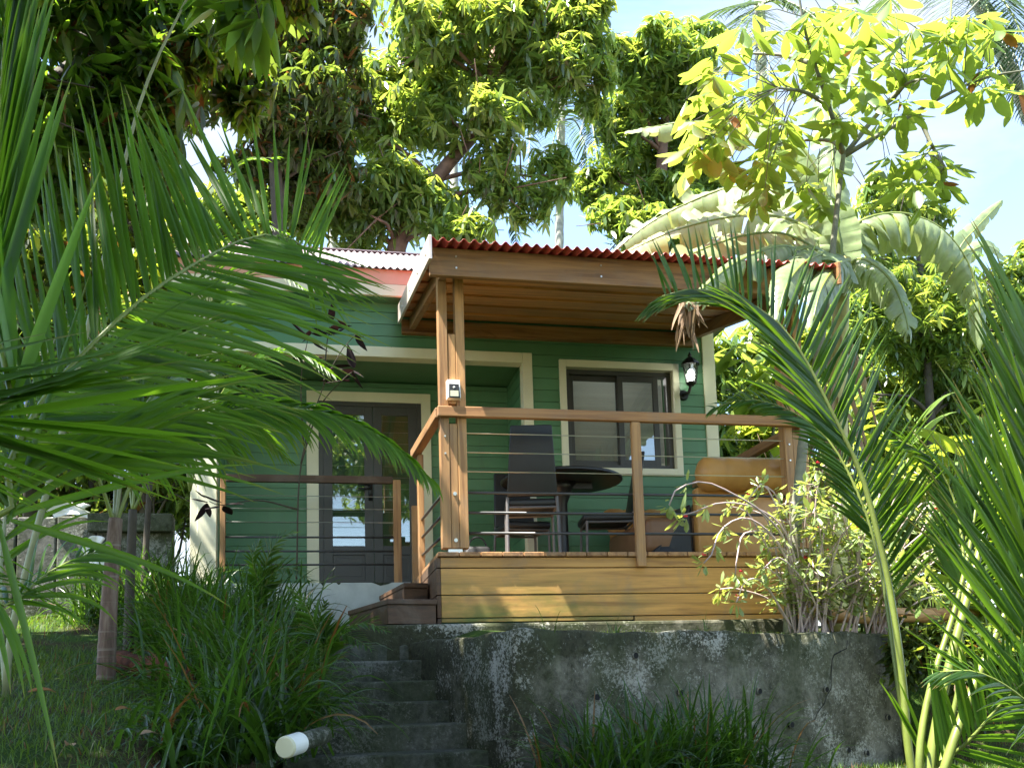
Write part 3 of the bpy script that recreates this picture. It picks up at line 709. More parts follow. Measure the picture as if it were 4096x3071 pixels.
# solar light on the left post
so = empty('solar_light', (.89, YF, 2.0), 'white solar motion light with black face on the left post', 'light')
MB().hexa([(.845, YF-.055, 1.955), (.935, YF-.055, 1.955), (.94, YF+.003, 1.95), (.84, YF+.003, 1.95)], [(.848, YF-.03, 2.09), (.932, YF-.03, 2.09), (.94, YF+.003, 2.085), (.84, YF+.003, 2.085)]).build('housing', M['white_plastic'], so, .004)
MB().hexa([(.852, YF-.058, 1.955), (.928, YF-.058, 1.955), (.928, YF-.054, 1.953), (.852, YF-.054, 1.953)], [(.856, YF-.046, 2.055), (.924, YF-.046, 2.055), (.924, YF-.042, 2.055), (.856, YF-.042, 2.055)]).build('face', M['black'], so)
MB().box(.862, .918, YF-.0605, YF-.0575, 1.963, 2.003).build('led_panel', M['cream_plastic'], so)
MB().tube([(.89, YF-.05, 2.028), (.89, YF-.062, 2.026)], [.008, .004], 10).build('sensor', M['white_plastic'], so)
# capped pipe beside the steps
pc = at(618, 1612, 3.15); pe = at(680, 1592, 3.32); pp = empty('capped_pipe', tuple(pc), 'white capped plastic pipe sticking out of the bank beside the steps', 'pipe')
ax = (Vector(pe)-Vector(pc)).normalized()
MB().tube([Vector(pc), Vector(pc)+ax*.085], .036, 24).build('collar', M['white_plastic'], pp, .002)
MB().tube([Vector(pc)-ax*.012, Vector(pc)-ax*.001], [.033, .037], 24).build('end_cap', M['cream_plastic'], pp, .002)
MB().tube([Vector(pc)+ax*.0855, Vector(pc)+ax*.26], .031, 20).build('pipe', M['concrete_step'], pp)
# log edging at right, fallen trunk at left
def log(name, a, b, r, mat, label, cat):
    a, b = Vector(a), Vector(b); n = 14; m = MB()
    m.tube([a.lerp(b, i/n)+Vector((0, 0, .006*math.sin(i*1.3))) for i in range(n+1)], [r*(1+.06*math.sin(i*2.2)) for i in range(n+1)], 14)
    return tag(m.build(name, mat, smooth=True), label, cat)
M['logw'] = m_wood('orange log', 0, (.25, .10, .03), (.55, .32, .13))
log('edging_log', (3.62, 6.28, .43), (5.2, 6.75, .46), .055, M['logw'], 'peeled orange log edging the lawn behind the flowering bush', 'log')
log('rotting_log', (-1.0, 5.0, .17), (-.50, 4.25, .06), .055, M['bark_log'], 'rotting reddish brown trunk lying on the lawn at the left', 'log')
# boundary wall at left
bw = empty('boundary_wall', (-2.4, 8.1, .6), 'old grey concrete boundary wall behind the young palm at the left', 'wall')
b = MB(); x = -6.0
while x < -1.3: b.box(x, x+.29, 8.08+.004*math.sin(x*7), 8.2, .3, 1.46+.01*math.sin(x*3)); x += .30
b.build('wall_body', M['concrete_bw'], bw, .012)
MB().box(-1.85, -1.2, 7.97, 8.07, 1.32, 1.47).build('ledge', M['concrete_step'], bw, .01)
def cloth(x0, x1, y, z0, z1, name, mat, label):
    V = []; n = 16
    for j in range(n+1):
        for i in range(n+1):
            f, g_ = i/n, j/n
            V.append((x0+(x1-x0)*f+.03*math.sin(7*g_), y-.03+.02*math.sin(9*f+3*g_)+.015*math.sin(4*g_), z0+(z1-z0)*g_+.03*math.sin(3*f)))
    i = np.arange(n)[:, None]*(n+1)+np.arange(n)[None]
    o = link(name, mesh_np(name, V, np.stack([i, i+1, i+n+2, i+n+1], -1).reshape(-1, 4)), mat); s_ = o.modifiers.new('t', 'SOLIDIFY'); s_.thickness = .004
    return tag(o, label, 'cloth')
cloth(-2.15, -1.85, 8.05, 1.43, 1.53, 'white_sheet', M['white_plastic'], 'white sheet thrown over the top of the grey boundary wall')
cloth(-1.86, -1.72, 7.98, .98, 1.25, 'white_rag', M['white_plastic'], 'small white rag hanging low on the boundary wall')
M['blue'] = m_plain('blue cloth', (.03, .07, .25), .8, .2, 5)
cloth(-2.6, -2.4, 8.35, 2.0, 2.5, 'blue_towel', M['blue'], 'blue towel hanging among the trees behind the boundary wall')
# ------------------------------------------------------------------ foliage tools
def nrmz(a): return a/np.maximum(np.linalg.norm(a, axis=-1, keepdims=True), 1e-9)
LANCE = lambda t: np.sin(np.pi*np.clip(t, .0, 1)**.75)**.8
BLADE = lambda t: np.minimum(1, .55+2.2*t)*np.sqrt(np.clip(1-t, 0, 1))**1.0
OBOV = lambda t: np.sin(np.pi*np.clip(t, 0, 1)**1.45)**.75
PALM = lambda t: np.minimum(1, .35+4*t)*np.clip(1-t**2.6, 0, 1)
def strips(p0, d, wd, L, W, droop, seg=4, prof=LANCE, fold=0.0, pw=1.0):
    """n curved leaf blades: start, direction, width direction, length, width, bend towards the ground"""
    n = len(p0); d = nrmz(d); L = np.broadcast_to(L, n)[:, None]; W = np.broadcast_to(W, n)[:, None]; dr = np.broadcast_to(droop, n)[:, None]
    P = [p0]; D = [d]; cur = d; dn = np.array([0, 0, -1.0])
    for i in range(seg):
        P.append(P[-1]+cur*L/seg)
        cur = nrmz(cur+dr*(((i+1)/seg)**pw)*dn*(2.0/seg)); D.append(cur)
    rows = []
    for i in range(seg+1):
        t = i/seg; h = max(float(prof(np.array(min(max(t, .02), .985)))), .03)
        w = nrmz(wd-(wd*D[i]).sum(1, keepdims=True)*D[i]); nn = np.cross(D[i], w)
        if fold: rows += [P[i]-w*W*h/2+nn*W*h*fold, P[i], P[i]+w*W*h/2+nn*W*h*fold]
        else: rows += [P[i]-w*W*h/2, P[i]+w*W*h/2]
    k = 3 if fold else 2
    V = np.stack(rows, 1); nv = V.shape[1]; q = []
    for i in range(seg):
        for j in range(k-1): q.append([i*k+j, i*k+j+1, (i+1)*k+j+1, (i+1)*k+j])
    q = np.array(q); Fq = (np.arange(n)[:, None, None]*nv+q[None]).reshape(-1, 4)
    return V.reshape(-1, 3), Fq
def join(parts):
    V, Fq, n = [], [], 0
    for v, f in parts: V.append(v); Fq.append(f+n); n += len(v)
    return np.concatenate(V), np.concatenate(Fq)
def foliage(name, parts, mat, parent=None):
    V, Fq = join(parts) if isinstance(parts, list) else parts
    return link(name, mesh_np(name, V, Fq), mat, parent)
def rand_dirs(n):
    return nrmz(rng.normal(size=(n, 3)))
def rosettes(C, A, k, L, W, lift=(-.7, .2), droop=.5, seg=3, prof=LANCE, fold=0.0, jit=.25):
    """k leaves round each twig tip C with axis A"""
    n = len(C); A = nrmz(A); ref = nrmz(np.cross(A, np.array([.3, .2, .9])+1e-3)); b = np.cross(A, ref)
    az = rng.uniform(0, 2*np.pi, (n, 1))+np.arange(k)[None]*2*np.pi/k+rng.normal(0, .25, (n, k))
    el = rng.uniform(*lift, (n, k))
    rad = ref[:, None]*np.cos(az)[..., None]+b[:, None]*np.sin(az)[..., None]
    d = rad*np.cos(el)[..., None]+A[:, None]*np.sin(el)[..., None]
    d = nrmz(d+np.array([0, 0, -.35])*(droop > 0)).reshape(-1, 3)
    p = (C[:, None]+d.reshape(n, k, 3)*.02+rng.normal(0, 1, (n, k, 3))*.01).reshape(-1, 3)
    wd = np.cross(d, np.array([0, 0, 1.0])+rng.normal(0, .25, d.shape))
    Ls = L*(rng.uniform(.72, 1.2, (n, 1))*rng.uniform(.7, 1.2, (n, k))).reshape(-1)
    return strips(p, d, wd, Ls, Ls*W/L, droop*rng.uniform(.5, 1.4, n*k), seg, prof, fold)
def crown_pts(clumps, per, flat=1.0, inner=.35):
    """twig tips through egg-shaped clumps given as (u, v, Y, ru, rv)"""
    C, A = [], []
    for (u, v, Y, ru, rv) in clumps:
        c = at(u, v, Y)+rng.normal(0, .16, 3); sx = ru*Y/2031*1.27; sz = rv*Y/2031*1.27
        n = int(per*(sx*sz+.25*sx)/.12*.68); e = np.array([sx, .6*sx*flat, sz])
        for _ in range(3):                                # ragged smaller bunches round the clump
            o_ = rand_dirs(1)[0]*e*rng.uniform(.85, 1.35); m_ = int(n*.17); q = rand_dirs(m_); C.append(c+o_+q*rng.uniform(.1, 1, (m_, 1))**.5*e*rng.uniform(.3, .55)); A.append(nrmz(q+o_/np.linalg.norm(o_)*.6+np.array([0, 0, .3])))
        q = rand_dirs(n); r = rng.uniform(inner, 1.0, (n, 1))**.5*(1+.22*rng.normal(size=(n, 1)))*np.where(rng.random((n, 1)) < .07, 1.3, 1)
        e = np.array([sx, .6*sx*flat, sz]); C.append(c+q*r*e); A.append(nrmz(q*np.array([1, 1, .8])+np.array([0, 0, .35])))
    return np.concatenate(C), np.concatenate(A)
def limbs(base_pts, radii, clumps, mat, parent, rl=.035, every=1, name='trunk'):
    mb = MB(); mb.tube(base_pts, radii, 10)
    bp = [Vector(p) for p in base_pts]
    for i, c in enumerate(clumps):
        if i % every: continue
        e = Vector(at(*c[:3])); j = min(range(len(bp)), key=lambda k: (bp[k]-e).length+(0 if bp[k].z < e.z else 2))
        s = bp[j]; m1 = s.lerp(e, .45)+Vector((random.uniform(-.15, .15), random.uniform(-.15, .15), .12*(e-s).length))
        mb.tube([s, s.lerp(m1, .5)+Vector((0, 0, .03)), m1, m1.lerp(e, .6), e], [rl, rl*.85, rl*.65, rl*.45, rl*.25], 7)
        for _ in range(3):
            f = e+Vector(tuple(rng.normal(0, .35, 3))); mb.tube([m1.lerp(e, .6), f], [rl*.35, rl*.15], 5)
    return mb.build(name, mat, parent, smooth=True)
def tree(name, label, cat, base, radii, clumps, per, k, L, W, mats, bark, lift=(-.8, .15), droop=.6, group=None, every=1, seg=3, fold=0.0, rl=.035, inner=.35, split=.3):
    b = Vector(base[0]); root = empty(name, b, label, cat, group)
    limbs(base, radii, clumps, bark, root, rl, every)
    C, A = crown_pts(clumps, per, inner=inner)
    sel = rng.random(len(C)) < (split if len(mats) > 1 else 0)
    if len(mats) > 1 and sel.any():
        # young flushes sit high on the clumps
        V1, F1 = rosettes(C[sel], A[sel], k, L, W, lift, droop, seg, LANCE, fold); V0, F0 = rosettes(C[~sel], A[~sel], k, L, W, lift, droop, seg, LANCE, fold)
        V, Fq = join([(V0, F0), (V1, F1)]); mi = np.concatenate([np.zeros(len(F0)), np.ones(len(F1))])
        link('crown', mesh_np('crown', V, Fq, True, mi), mats, root)
    else: foliage('crown', rosettes(C, A, k, L, W, lift, droop, seg, LANCE, fold), mats[0], root)
    return root
def spline(P, n):
    """Catmull-Rom through the points, n samples evenly spaced"""
    P = np.asarray(P, float); Q = np.concatenate([[2*P[0]-P[1]], P, [2*P[-1]-P[-2]]]); out = []
    for i in range(1, len(Q)-2):
        t = np.linspace(0, 1, 24, endpoint=False)[:, None]
        a, b, c, d = Q[i-1], Q[i], Q[i+1], Q[i+2]
        out.append(.5*((2*b)+(c-a)*t+(2*a-5*b+4*c-d)*t**2+(3*b-a-3*c+d)*t**3))
    out.append(P[-1:]); out = np.concatenate(out)
    s = np.concatenate([[0], np.cumsum(np.linalg.norm(np.diff(out, axis=0), axis=1))]); q = np.linspace(0, s[-1], n)
    return np.stack([np.interp(q, s, out[:, i]) for i in range(3)], -1)
def frond(root, pts, n=46, L=.5, W=.03, up=(0, -1, .3), ang=(70, 25), lift=15, droop=.5, prof=None, sides=(1, -1), t0=.06, mat='l_palm', stalk='rachis', r=.012, Ls=(1, 1), seg=7, fold=.22, jit=.05, aps=(1.3, 1.3), droops=None, angs=None, pw=1.0, wj=.15):
    """one feather leaf: stalk through pts; leaflets on both sides"""
    pts = np.asarray(pts, float); n2 = n*3
    C = spline(pts, n2); T = nrmz(np.gradient(C, axis=0)); up = nrmz(np.array(up, float))
    tt = np.linspace(0, 1, n2)
    fr = MB(); fr.tube(spline(pts, 26), list(np.linspace(r, r*.22, 26)), 8)
    parts = []
    lp = prof or (lambda t: np.clip(.45+1.9*t, 0, 1)*np.clip(1.15-.95*t**2.2, .12, 1))
    for si, sg in enumerate(sides):
        t = np.linspace(t0[si] if hasattr(t0, '__len__') else t0, .995, n)+rng.normal(0, .25/n, n)+(.5/n if si else 0); t = np.clip(t, 0, 1)
        p = np.stack([np.interp(t, tt, C[:, i]) for i in range(3)], -1); tg = nrmz(np.stack([np.interp(t, tt, T[:, i]) for i in range(3)], -1))
        side = nrmz(np.cross(tg, up))*sg; un = nrmz(np.cross(side*sg, tg))
        a_ = angs[si] if angs else ang
        a = np.radians(a_[0]+(a_[1]-a_[0])*t**aps[si])+rng.normal(0, jit, n); lf = np.radians(lift+rng.normal(0, 6, n))
        d = tg*np.cos(a)[:, None]+(side*np.cos(lf)[:, None]+un*np.sin(lf)[:, None])*np.sin(a)[:, None]
        Ln = L*Ls[si]*lp(t)*rng.uniform(1-wj, 1+wj*.5, n)
        dr = (droops[si] if droops else droop)*rng.uniform(.75, 1.3, n)
        parts.append(strips(p, d, tg+un*.35, Ln, np.minimum(W, W*(.4+.6*Ln/(L*Ls[si]+1e-6))), dr, seg, PALM, fold, pw))
    o = foliage('frond', parts, M[mat], root)
    al = np.tile(np.repeat(np.linspace(0, 1, seg+1), 3 if fold else 2), n*len(sides)).astype(np.float32)
    if len(al) == len(o.data.vertices): o.data.attributes.new('along', 'FLOAT', 'POINT').data.foreach_set('value', al)
    fr.build('leaf_stalk', M[stalk], o, smooth=True)
    return o
def grass_clump(x, y, n, L, label, cat='grass clump', W=.021, group=None, z=None, spread=.12, mat='l_grass', up=(30, 84), name='grass_clump'):
    z = float(ground_h(x, y)) if z is None else z
    p = np.column_stack([x+rng.normal(0, spread, n), y+rng.normal(0, spread, n), np.full(n, z-.01)])
    az = rng.uniform(0, 2*np.pi, n); el = np.radians(rng.uniform(up[0], up[1], n))
    d = np.column_stack([np.cos(az)*np.cos(el), np.sin(az)*np.cos(el), np.sin(el)])
    wd = np.column_stack([-np.sin(az), np.cos(az), np.zeros(n)])+rng.normal(0, .3, (n, 3))
    Ls = L*rng.uniform(.5, 1.15, n)
    o = foliage(name, strips(p, d, wd, Ls, W*rng.uniform(.7, 1.2, n), rng.uniform(.8, 2.5, n), 8, BLADE, .2), M[mat])
    return tag(o, label, cat, group)
def rgs(rg, a): return 1-.05*abs(math.sin(a*7.3))
def banana_leaf(root, pts, width, up=(0, 0, 1), droopside=.35, nseg=96, tears=9, mat='l_banana', seed=0, tipdry=False):
    """long blade with a midrib; torn into strips that sag by different amounts"""
    rg = np.random.default_rng(100+seed); C = spline(pts, nseg+1); T = nrmz(np.gradient(C, axis=0)); up = np.array(up, float)
    t = np.linspace(0, 1, nseg+1); prof = np.clip(np.sin(np.pi*np.clip(t*.95+.03, 0, 1)**.62)**.55, .05, 1)*width/2
    parts = []
    cuts = {-1: sorted(rg.choice(np.arange(5, nseg-2), tears, replace=False)), 1: sorted(rg.choice(np.arange(5, nseg-2), tears, replace=False))}
    na = 5
    for sg in (-1, 1):
        edges = [0]+list(cuts[sg])+[nseg]
        for a, b in zip(edges, edges[1:]):
            if b-a < 1: continue
            sag = droopside+rg.normal(0, .30); rows = []; m = b-a
            for i in range(a, b+1):
                side = nrmz(np.cross(T[i], up))*sg; nn = nrmz(np.cross(side*sg, T[i]))
                f = (i-a)/max(m, 1); shrink = (1-.16*(abs(f-.5)*2)**4)*rgs(rg, a)*(0 if m < 2 else 1)
                for j in range(na+1):
                    s = j/na; th = sag*s*1.1+.05*math.sin(i*1.9)
                    q = C[i]+(side*math.cos(th)-nn*math.sin(th))*prof[i]*s*shrink+T[i]*s*prof[i]*.18*(1+.5*(f-.5) if m > 1 else 1)
                    q = q+np.array([0, 0, -.06*s*s*max(0, sag)])+nn*(.0035*(1 if i % 2 else -1)*min(1, 3*s))
                    rows.append(q)
            i0 = np.arange(m)[:, None]*(na+1)+np.arange(na)[None]
            parts.append((np.array(rows), np.stack([i0, i0+1, i0+na+2, i0+na+1], -1).reshape(-1, 4)))
    o = foliage('leaf', parts, M[mat], root)
    mb = MB(); mb.tube(C[:-1:3]+np.array([0, 0, -.004]), list(np.linspace(.022, .005, len(C[:-1:3]))), 8); mb.build('midrib', M['rachis'], o, smooth=True)
    if tipdry:
        p = np.repeat(C[-4:-1], 9, 0)+rng.normal(0, .03, (27, 3)); d = np.array([0, 0, -1.0])+rng.normal(0, .35, (27, 3))
        foliage('dry_tip', strips(p, d, rng.normal(size=(27, 3)), rng.uniform(.1, .3, 27), .035, .5, 5, BLADE, .35), M['l_dry'], o)
    return o

# ------------------------------------------------------------------ background trees
def cl(Y, *c, j=.5): return [(u, v, Y+random.uniform(-j, j), ru, rv) for u, v, ru, rv in c]
def gbase(u, Y, dv=0):
    q = at(u, 1300, Y); return np.array([q[0], Y, float(ground_h(q[0], Y))-.1])
b0 = np.concatenate([[gbase(850, 12)], path([(856, 537, 12), (873, 489, 12), (901, 448, 12), (940, 390, 12), (969, 352, 12), (1017, 301, 12), (1058, 191, 12), (1072, 31, 12.1)])])
cm_ = cl(12, (860, 125, 65, 60), (905, 50, 65, 60), (965, 40, 75, 55), (1010, 150, 105, 75), (870, 230, 85, 75), (800, 300, 70, 60), (930, 250, 85, 70), (765, 400, 75, 65), (845, 385, 75, 50), (700, 470, 70, 55), (800, 465, 80, 45),
         (1090, 50, 85, 70), (1175, 55, 85, 75), (1235, 45, 45, 65), (1130, 165, 90, 75), (1205, 165, 65, 60), (1050, 245, 70, 55), (1065, 395, 50, 50), (1125, 410, 60, 45), (1170, 385, 40, 45), (1030, 495, 55, 32), (920, 470, 60, 40))
tree('mango_tree', 'tall mango tree with reddish trunk right behind the cottage roof, yellow-green sunlit leaves', 'tree', b0, [.15, .13, .12, .11, .10, .09, .08, .07, .05], cm_, 47, 9, .21, .05, [M['l_mango'], M['l_mango_y']], M['bark_red'], group='trees behind the cottage', split=.4)
b1 = np.concatenate([[gbase(1430, 14)], path([(1430, 560, 14), (1425, 450, 14), (1430, 330, 14), (1440, 200, 14)])])
cm_ = cl(14, (1420, 115, 85, 55), (1485, 95, 65, 45), (1350, 185, 60, 60), (1440, 205, 85, 60), (1520, 200, 60, 60), (1310, 285, 45, 55), (1400, 300, 85, 70), (1500, 330, 75, 70), (1315, 390, 45, 55), (1420, 400, 85, 60), (1345, 460, 45, 50), (1410, 490, 75, 45), (1500, 450, 60, 50), (1320, 510, 25, 30))
tree('mango_tree', 'rounded dense mango tree between the slender palm and the banana leaves', 'tree', b1, [.14, .12, .11, .09, .06], cm_, 47, 9, .22, .055, [M['l_mango'], M['l_mango_y']], M['bark'], group='trees behind the cottage', split=.35)
b2 = np.concatenate([[gbase(600, 11)], path([(610, 600, 11), (600, 450, 11), (590, 300, 11), (600, 150, 11), (620, 40, 11)])])
cm_ = cl(11, (450, 60, 90, 75), (560, 55, 90, 85), (680, 55, 85, 80), (745, 80, 42, 70), (500, 180, 85, 75), (600, 190, 95, 80), (700, 180, 75, 80), (735, 215, 40, 60), (560, 290, 60, 55), (650, 310, 85, 75), (705, 330, 55, 55), (645, 400, 60, 45), (600, 370, 60, 40), (400, 130, 60, 80))
tree('mango_tree', 'dark mango tree with rusty dried leaves left of the sunlit trees', 'tree', b2, [.10, .09, .08, .07, .06, .04], cm_, 50, 9, .17, .045, [M['l_mango_d'], M['l_mango']], M['bark_dark'], lift=(-1.1, 0), droop=.9, group='trees behind the cottage', split=.22)
b3 = np.concatenate([[gbase(2010, 11.5)], path([(2010, 900, 11.5), (2000, 760, 11.5), (1990, 620, 11.5), (1980, 500, 11.5)])])
cm_ = cl(11.5, (1880, 440, 60, 50), (1960, 470, 65, 45), (1905, 550, 75, 55), (1985, 560, 85, 60), (1890, 640, 60, 60), (1990, 650, 90, 75), (2080, 640, 65, 70), (2135, 700, 60, 60), (1940, 745, 75, 65), (2045, 765, 80, 65), (2160, 610, 45, 45), (2190, 770, 50, 60), (1870, 850, 60, 60), (2100, 850, 80, 60))
tree('mango_tree', 'bushy glossy mango tree at the right behind the banana plant', 'tree', b3, [.07, .06, .06, .05, .03], cm_, 50, 9, .17, .045, [M['l_mango'], M['l_mango_y']], M['bark_dark'], group='trees behind the cottage', split=.3)
b4 = np.concatenate([[gbase(-150, 7.6)], path([(-140, 700, 7.6), (-60, 400, 7.6), (60, 230, 7.6), (200, 120, 7.6), (330, 60, 7.6)])])
cm_ = cl(7.6, (130, 60, 90, 80), (250, 45, 105, 75), (380, 40, 105, 75), (200, 160, 105, 75), (320, 170, 95, 75), (415, 150, 55, 60), (50, 150, 65, 85), (90, 260, 80, 60), (230, 265, 85, 55), (330, 300, 50, 50), (20, 330, 70, 70), (470, -30, 80, 50))
tree('mango_tree', 'broad leaved shady mango tree filling the upper left corner', 'tree', b4, [.16, .14, .12, .10, .08, .05], cm_, 60, 8, .24, .062, [M['l_over'], M['l_mango_d']], M['bark_dark'], group='trees behind the cottage', split=.35, seg=4, fold=.1)
# shrubs behind the boundary wall
cm_ = cl(9.6, (40, 390, 80, 80), (130, 440, 80, 70), (80, 560, 80, 80), (190, 570, 80, 80), (60, 700, 80, 80), (170, 720, 80, 80), (100, 840, 80, 80), (60, 940, 80, 70), (-60, 500, 80, 90), (-60, 700, 80, 90), (-80, 880, 90, 90))
tree('tall_shrub', 'dark tall shrub behind the boundary wall at the left edge', 'shrub', np.array([gbase(60, 9.6), at(70, 900, 9.6), at(90, 650, 9.6), at(100, 450, 9.6)]), [.07, .06, .05, .03], cm_, 46, 7, .15, .05, [M['l_mango_d'], M['l_shrub']], M['bark_dark'], group='shrubs behind the boundary wall', split=.3, inner=.1, rl=.02)
cm_ = cl(9.4, (250, 430, 80, 80), (320, 560, 80, 80), (280, 700, 80, 80), (370, 650, 70, 80), (300, 830, 80, 70), (390, 790, 70, 80), (260, 940, 90, 60), (400, 900, 60, 60), (395, 1010, 50, 60), (405, 1100, 45, 60), (330, 1040, 60, 60), (230, 330, 80, 60))
tree('tall_shrub', 'tall shrub with scattered lit leaves between the boundary wall and the cottage corner', 'shrub', np.array([gbase(320, 9.4), at(310, 900, 9.4), at(300, 650, 9.4), at(280, 450, 9.4)]), [.07, .06, .05, .03], cm_, 44, 7, .16, .05, [M['l_mango_d'], M['l_shrub']], M['bark_dark'], group='shrubs behind the boundary wall', split=.45, inner=.1, rl=.02)
cm_ = cl(12.5, (470, 520, 70, 60), (560, 480, 80, 50), (660, 490, 60, 45), (440, 420, 50, 40), (400, 520, 60, 60))
tree('tall_shrub', 'sunlit shrub showing over the left end of the cottage roof', 'shrub', np.array([gbase(520, 12.5), at(520, 700, 12.5), at(520, 520, 12.5)]), [.07, .06, .04], cm_, 50, 7, .16, .05, [M['l_shrub'], M['l_mango']], M['bark_dark'], split=.4, rl=.02)

cm_ = cl(12.5, (-120, 420, 90, 90), (30, 500, 90, 90), (180, 450, 90, 90), (330, 480, 90, 80), (-80, 620, 90, 90), (80, 640, 90, 90), (230, 620, 90, 90), (370, 620, 80, 90), (0, 780, 90, 90), (150, 790, 90, 90), (300, 780, 90, 90), (420, 760, 70, 90), (-60, 930, 90, 90), (100, 940, 90, 90), (250, 930, 90, 90), (390, 920, 90, 90), (-100, 1060, 90, 80), (60, 1070, 90, 80), (220, 1070, 90, 80), (380, 1060, 90, 80), (120, 330, 90, 80), (330, 350, 60, 60))
tree('hedge', 'dark hedge closing the view behind the left boundary wall', 'hedge', np.array([gbase(200, 12.5), at(200, 1000, 12.5), at(200, 700, 12.5)]), [.06, .05, .04], cm_, 40, 8, .22, .07, [M['l_mango_d'], M['l_mango']], M['bark_dark'], split=.3, inner=.05, rl=.02)
# shrubs to the right of the deck
cm_ = cl(10, (1600, 800, 60, 50), (1660, 850, 60, 50), (1590, 900, 55, 50), (1650, 950, 60, 50), (1580, 1000, 50, 50), (1680, 1030, 60, 60), (1700, 760, 50, 50), (1760, 900, 60, 80), (1800, 1050, 60, 80), (1720, 1150, 60, 60))
tree('garden_shrub', 'pale sunlit shrub seen between the green wall and the right deck post', 'shrub', np.array([gbase(1640, 10), at(1640, 1100, 10), at(1640, 950, 10), at(1640, 830, 10)]), [.05, .045, .04, .02], cm_, 48, 7, .15, .05, [M['l_shrub'], M['l_mango_y']], M['bark'], group='shrubs beside the deck', split=.5, inner=.1, rl=.015)
cm_ = cl(13, (1550, 800, 60, 90), (1640, 780, 80, 90), (1560, 950, 60, 80), (1700, 900, 80, 90), (1800, 780, 80, 90), (1800, 950, 80, 90), (1900, 950, 80, 90), (2000, 950, 90, 90), (2120, 960, 90, 90), (2220, 900, 80, 90), (1700, 1080, 80, 80), (1850, 1130, 80, 80), (1980, 1120, 80, 80), (2120, 1130, 90, 80), (2230, 1100, 80, 80), (1860, 640, 80, 80), (1990, 700, 90, 90), (2120, 760, 90, 90), (2240, 740, 90, 90), (2080, 860, 90, 90), (2230, 620, 60, 60), (1900, 830, 90, 80), (1760, 1240, 90, 60), (1920, 1260, 90, 60), (2080, 1260, 90, 60), (2220, 1260, 80, 60))
tree('hedge', 'deep green hedge closing the garden behind the right side of the deck', 'hedge', np.array([gbase(1900, 13), at(1900, 1200, 13), at(1900, 1050, 13)]), [.06, .05, .04], cm_, 34, 8, .24, .075, [M['l_mango'], M['l_mango_y']], M['bark_dark'], split=.4, inner=.05, rl=.02)
def broad_plant(name, label, pts, n, L, W, mat, group=None, cat='plant'):
    """leafy plant: upright stems with large paddle leaves; pts = (u, Y, height)"""
    x, y, h = pts; z = float(ground_h(x, y)); root = empty(name, (x, y, z), label, cat, group); mb = MB(); P, D, Wd = [], [], []
    for i in range(n):
        a = rng.uniform(0, 6.28); lean = rng.uniform(.1, .35); H = h*rng.uniform(.6, 1.05); b = Vector((x+rng.normal(0, .12), y+rng.normal(0, .12), z-.05))
        tip = b+Vector((math.cos(a)*lean*H, math.sin(a)*lean*H, H)); md = b.lerp(tip, .5)+Vector((0, 0, .06*H)); mb.tube([b, md, tip], [.014, .012, .006], 6)
        for f in np.linspace(.35, 1, 7):
            p = b.lerp(md, f*2) if f < .5 else md.lerp(tip, f*2-1); az = a+rng.uniform(-1.7, 1.7)+(3.14 if rng.random() < .3 else 0); e = rng.uniform(.1, .9)
            P.append(tuple(p)); D.append((math.cos(az)*math.cos(e), math.sin(az)*math.cos(e), math.sin(e)))
    P = np.array(P); D = np.array(D); Ls = L*rng.uniform(.6, 1.15, len(P)); wd = np.cross(D, np.array([0, 0, 1.0]))+rng.normal(0, .25, P.shape)
    foliage('leaves', strips(P, D, wd, Ls, Ls*W/L, rng.uniform(.3, 1.3, len(P)), 7, LANCE, .14), M[mat], root); mb.build('stems', M['rachis'], root, smooth=True); return root
for i, (x, y, h, lb) in enumerate([(6.6, 8.2, 2.4, 'tallest ginger plant standing against the hedge at the right'), (7.4, 7.4, 2.1, 'ginger plant at the far right edge in full sun'), (5.6, 8.9, 2.2, 'ginger plant directly behind the banana stem, in the sun'), (6.0, 6.2, 1.3, 'knee high ginger plant behind the yellowish areca canes'), (4.9, 7.3, 1.5, 'broad leaved ginger plant right of the banana stem'), (5.7, 7.6, 1.9, 'tall broad leaved ginger plant among the right hand palms'), (6.3, 7.0, 1.7, 'broad leaved ginger plant at the right edge behind the areca palm'), (5.3, 6.5, 1.0, 'low broad leaved ginger plant beyond the edging log'), (4.35, 8.6, 1.9, 'yellow-green ginger plant close to the right rear corner of the deck')]):
    broad_plant('ginger_plant', lb, (x, y, h), 16, .50, .13, 'l_shrub', 'ginger plants right of the deck')
cm_ = cl(5.75, (2000, 1400, 50, 50), (2060, 1440, 55, 50), (1990, 1470, 45, 45), (2050, 1520, 55, 40), (2120, 1400, 50, 55), (2150, 1480, 50, 50), (1960, 1400, 25, 40), j=.25)
tree('glossy_bush', 'small glossy leaved bush against the right end of the retaining wall', 'bush', np.array([[4.15, 5.8, -.62], at(2040, 1500, 5.75), at(2040, 1420, 5.75)]), [.02, .016, .01], cm_, 330, 6, .075, .032, [M['l_mango_d'], M['l_shrub']], M['bark_dark'], lift=(-.3, .7), droop=.2, split=.3, rl=.006, inner=.05)

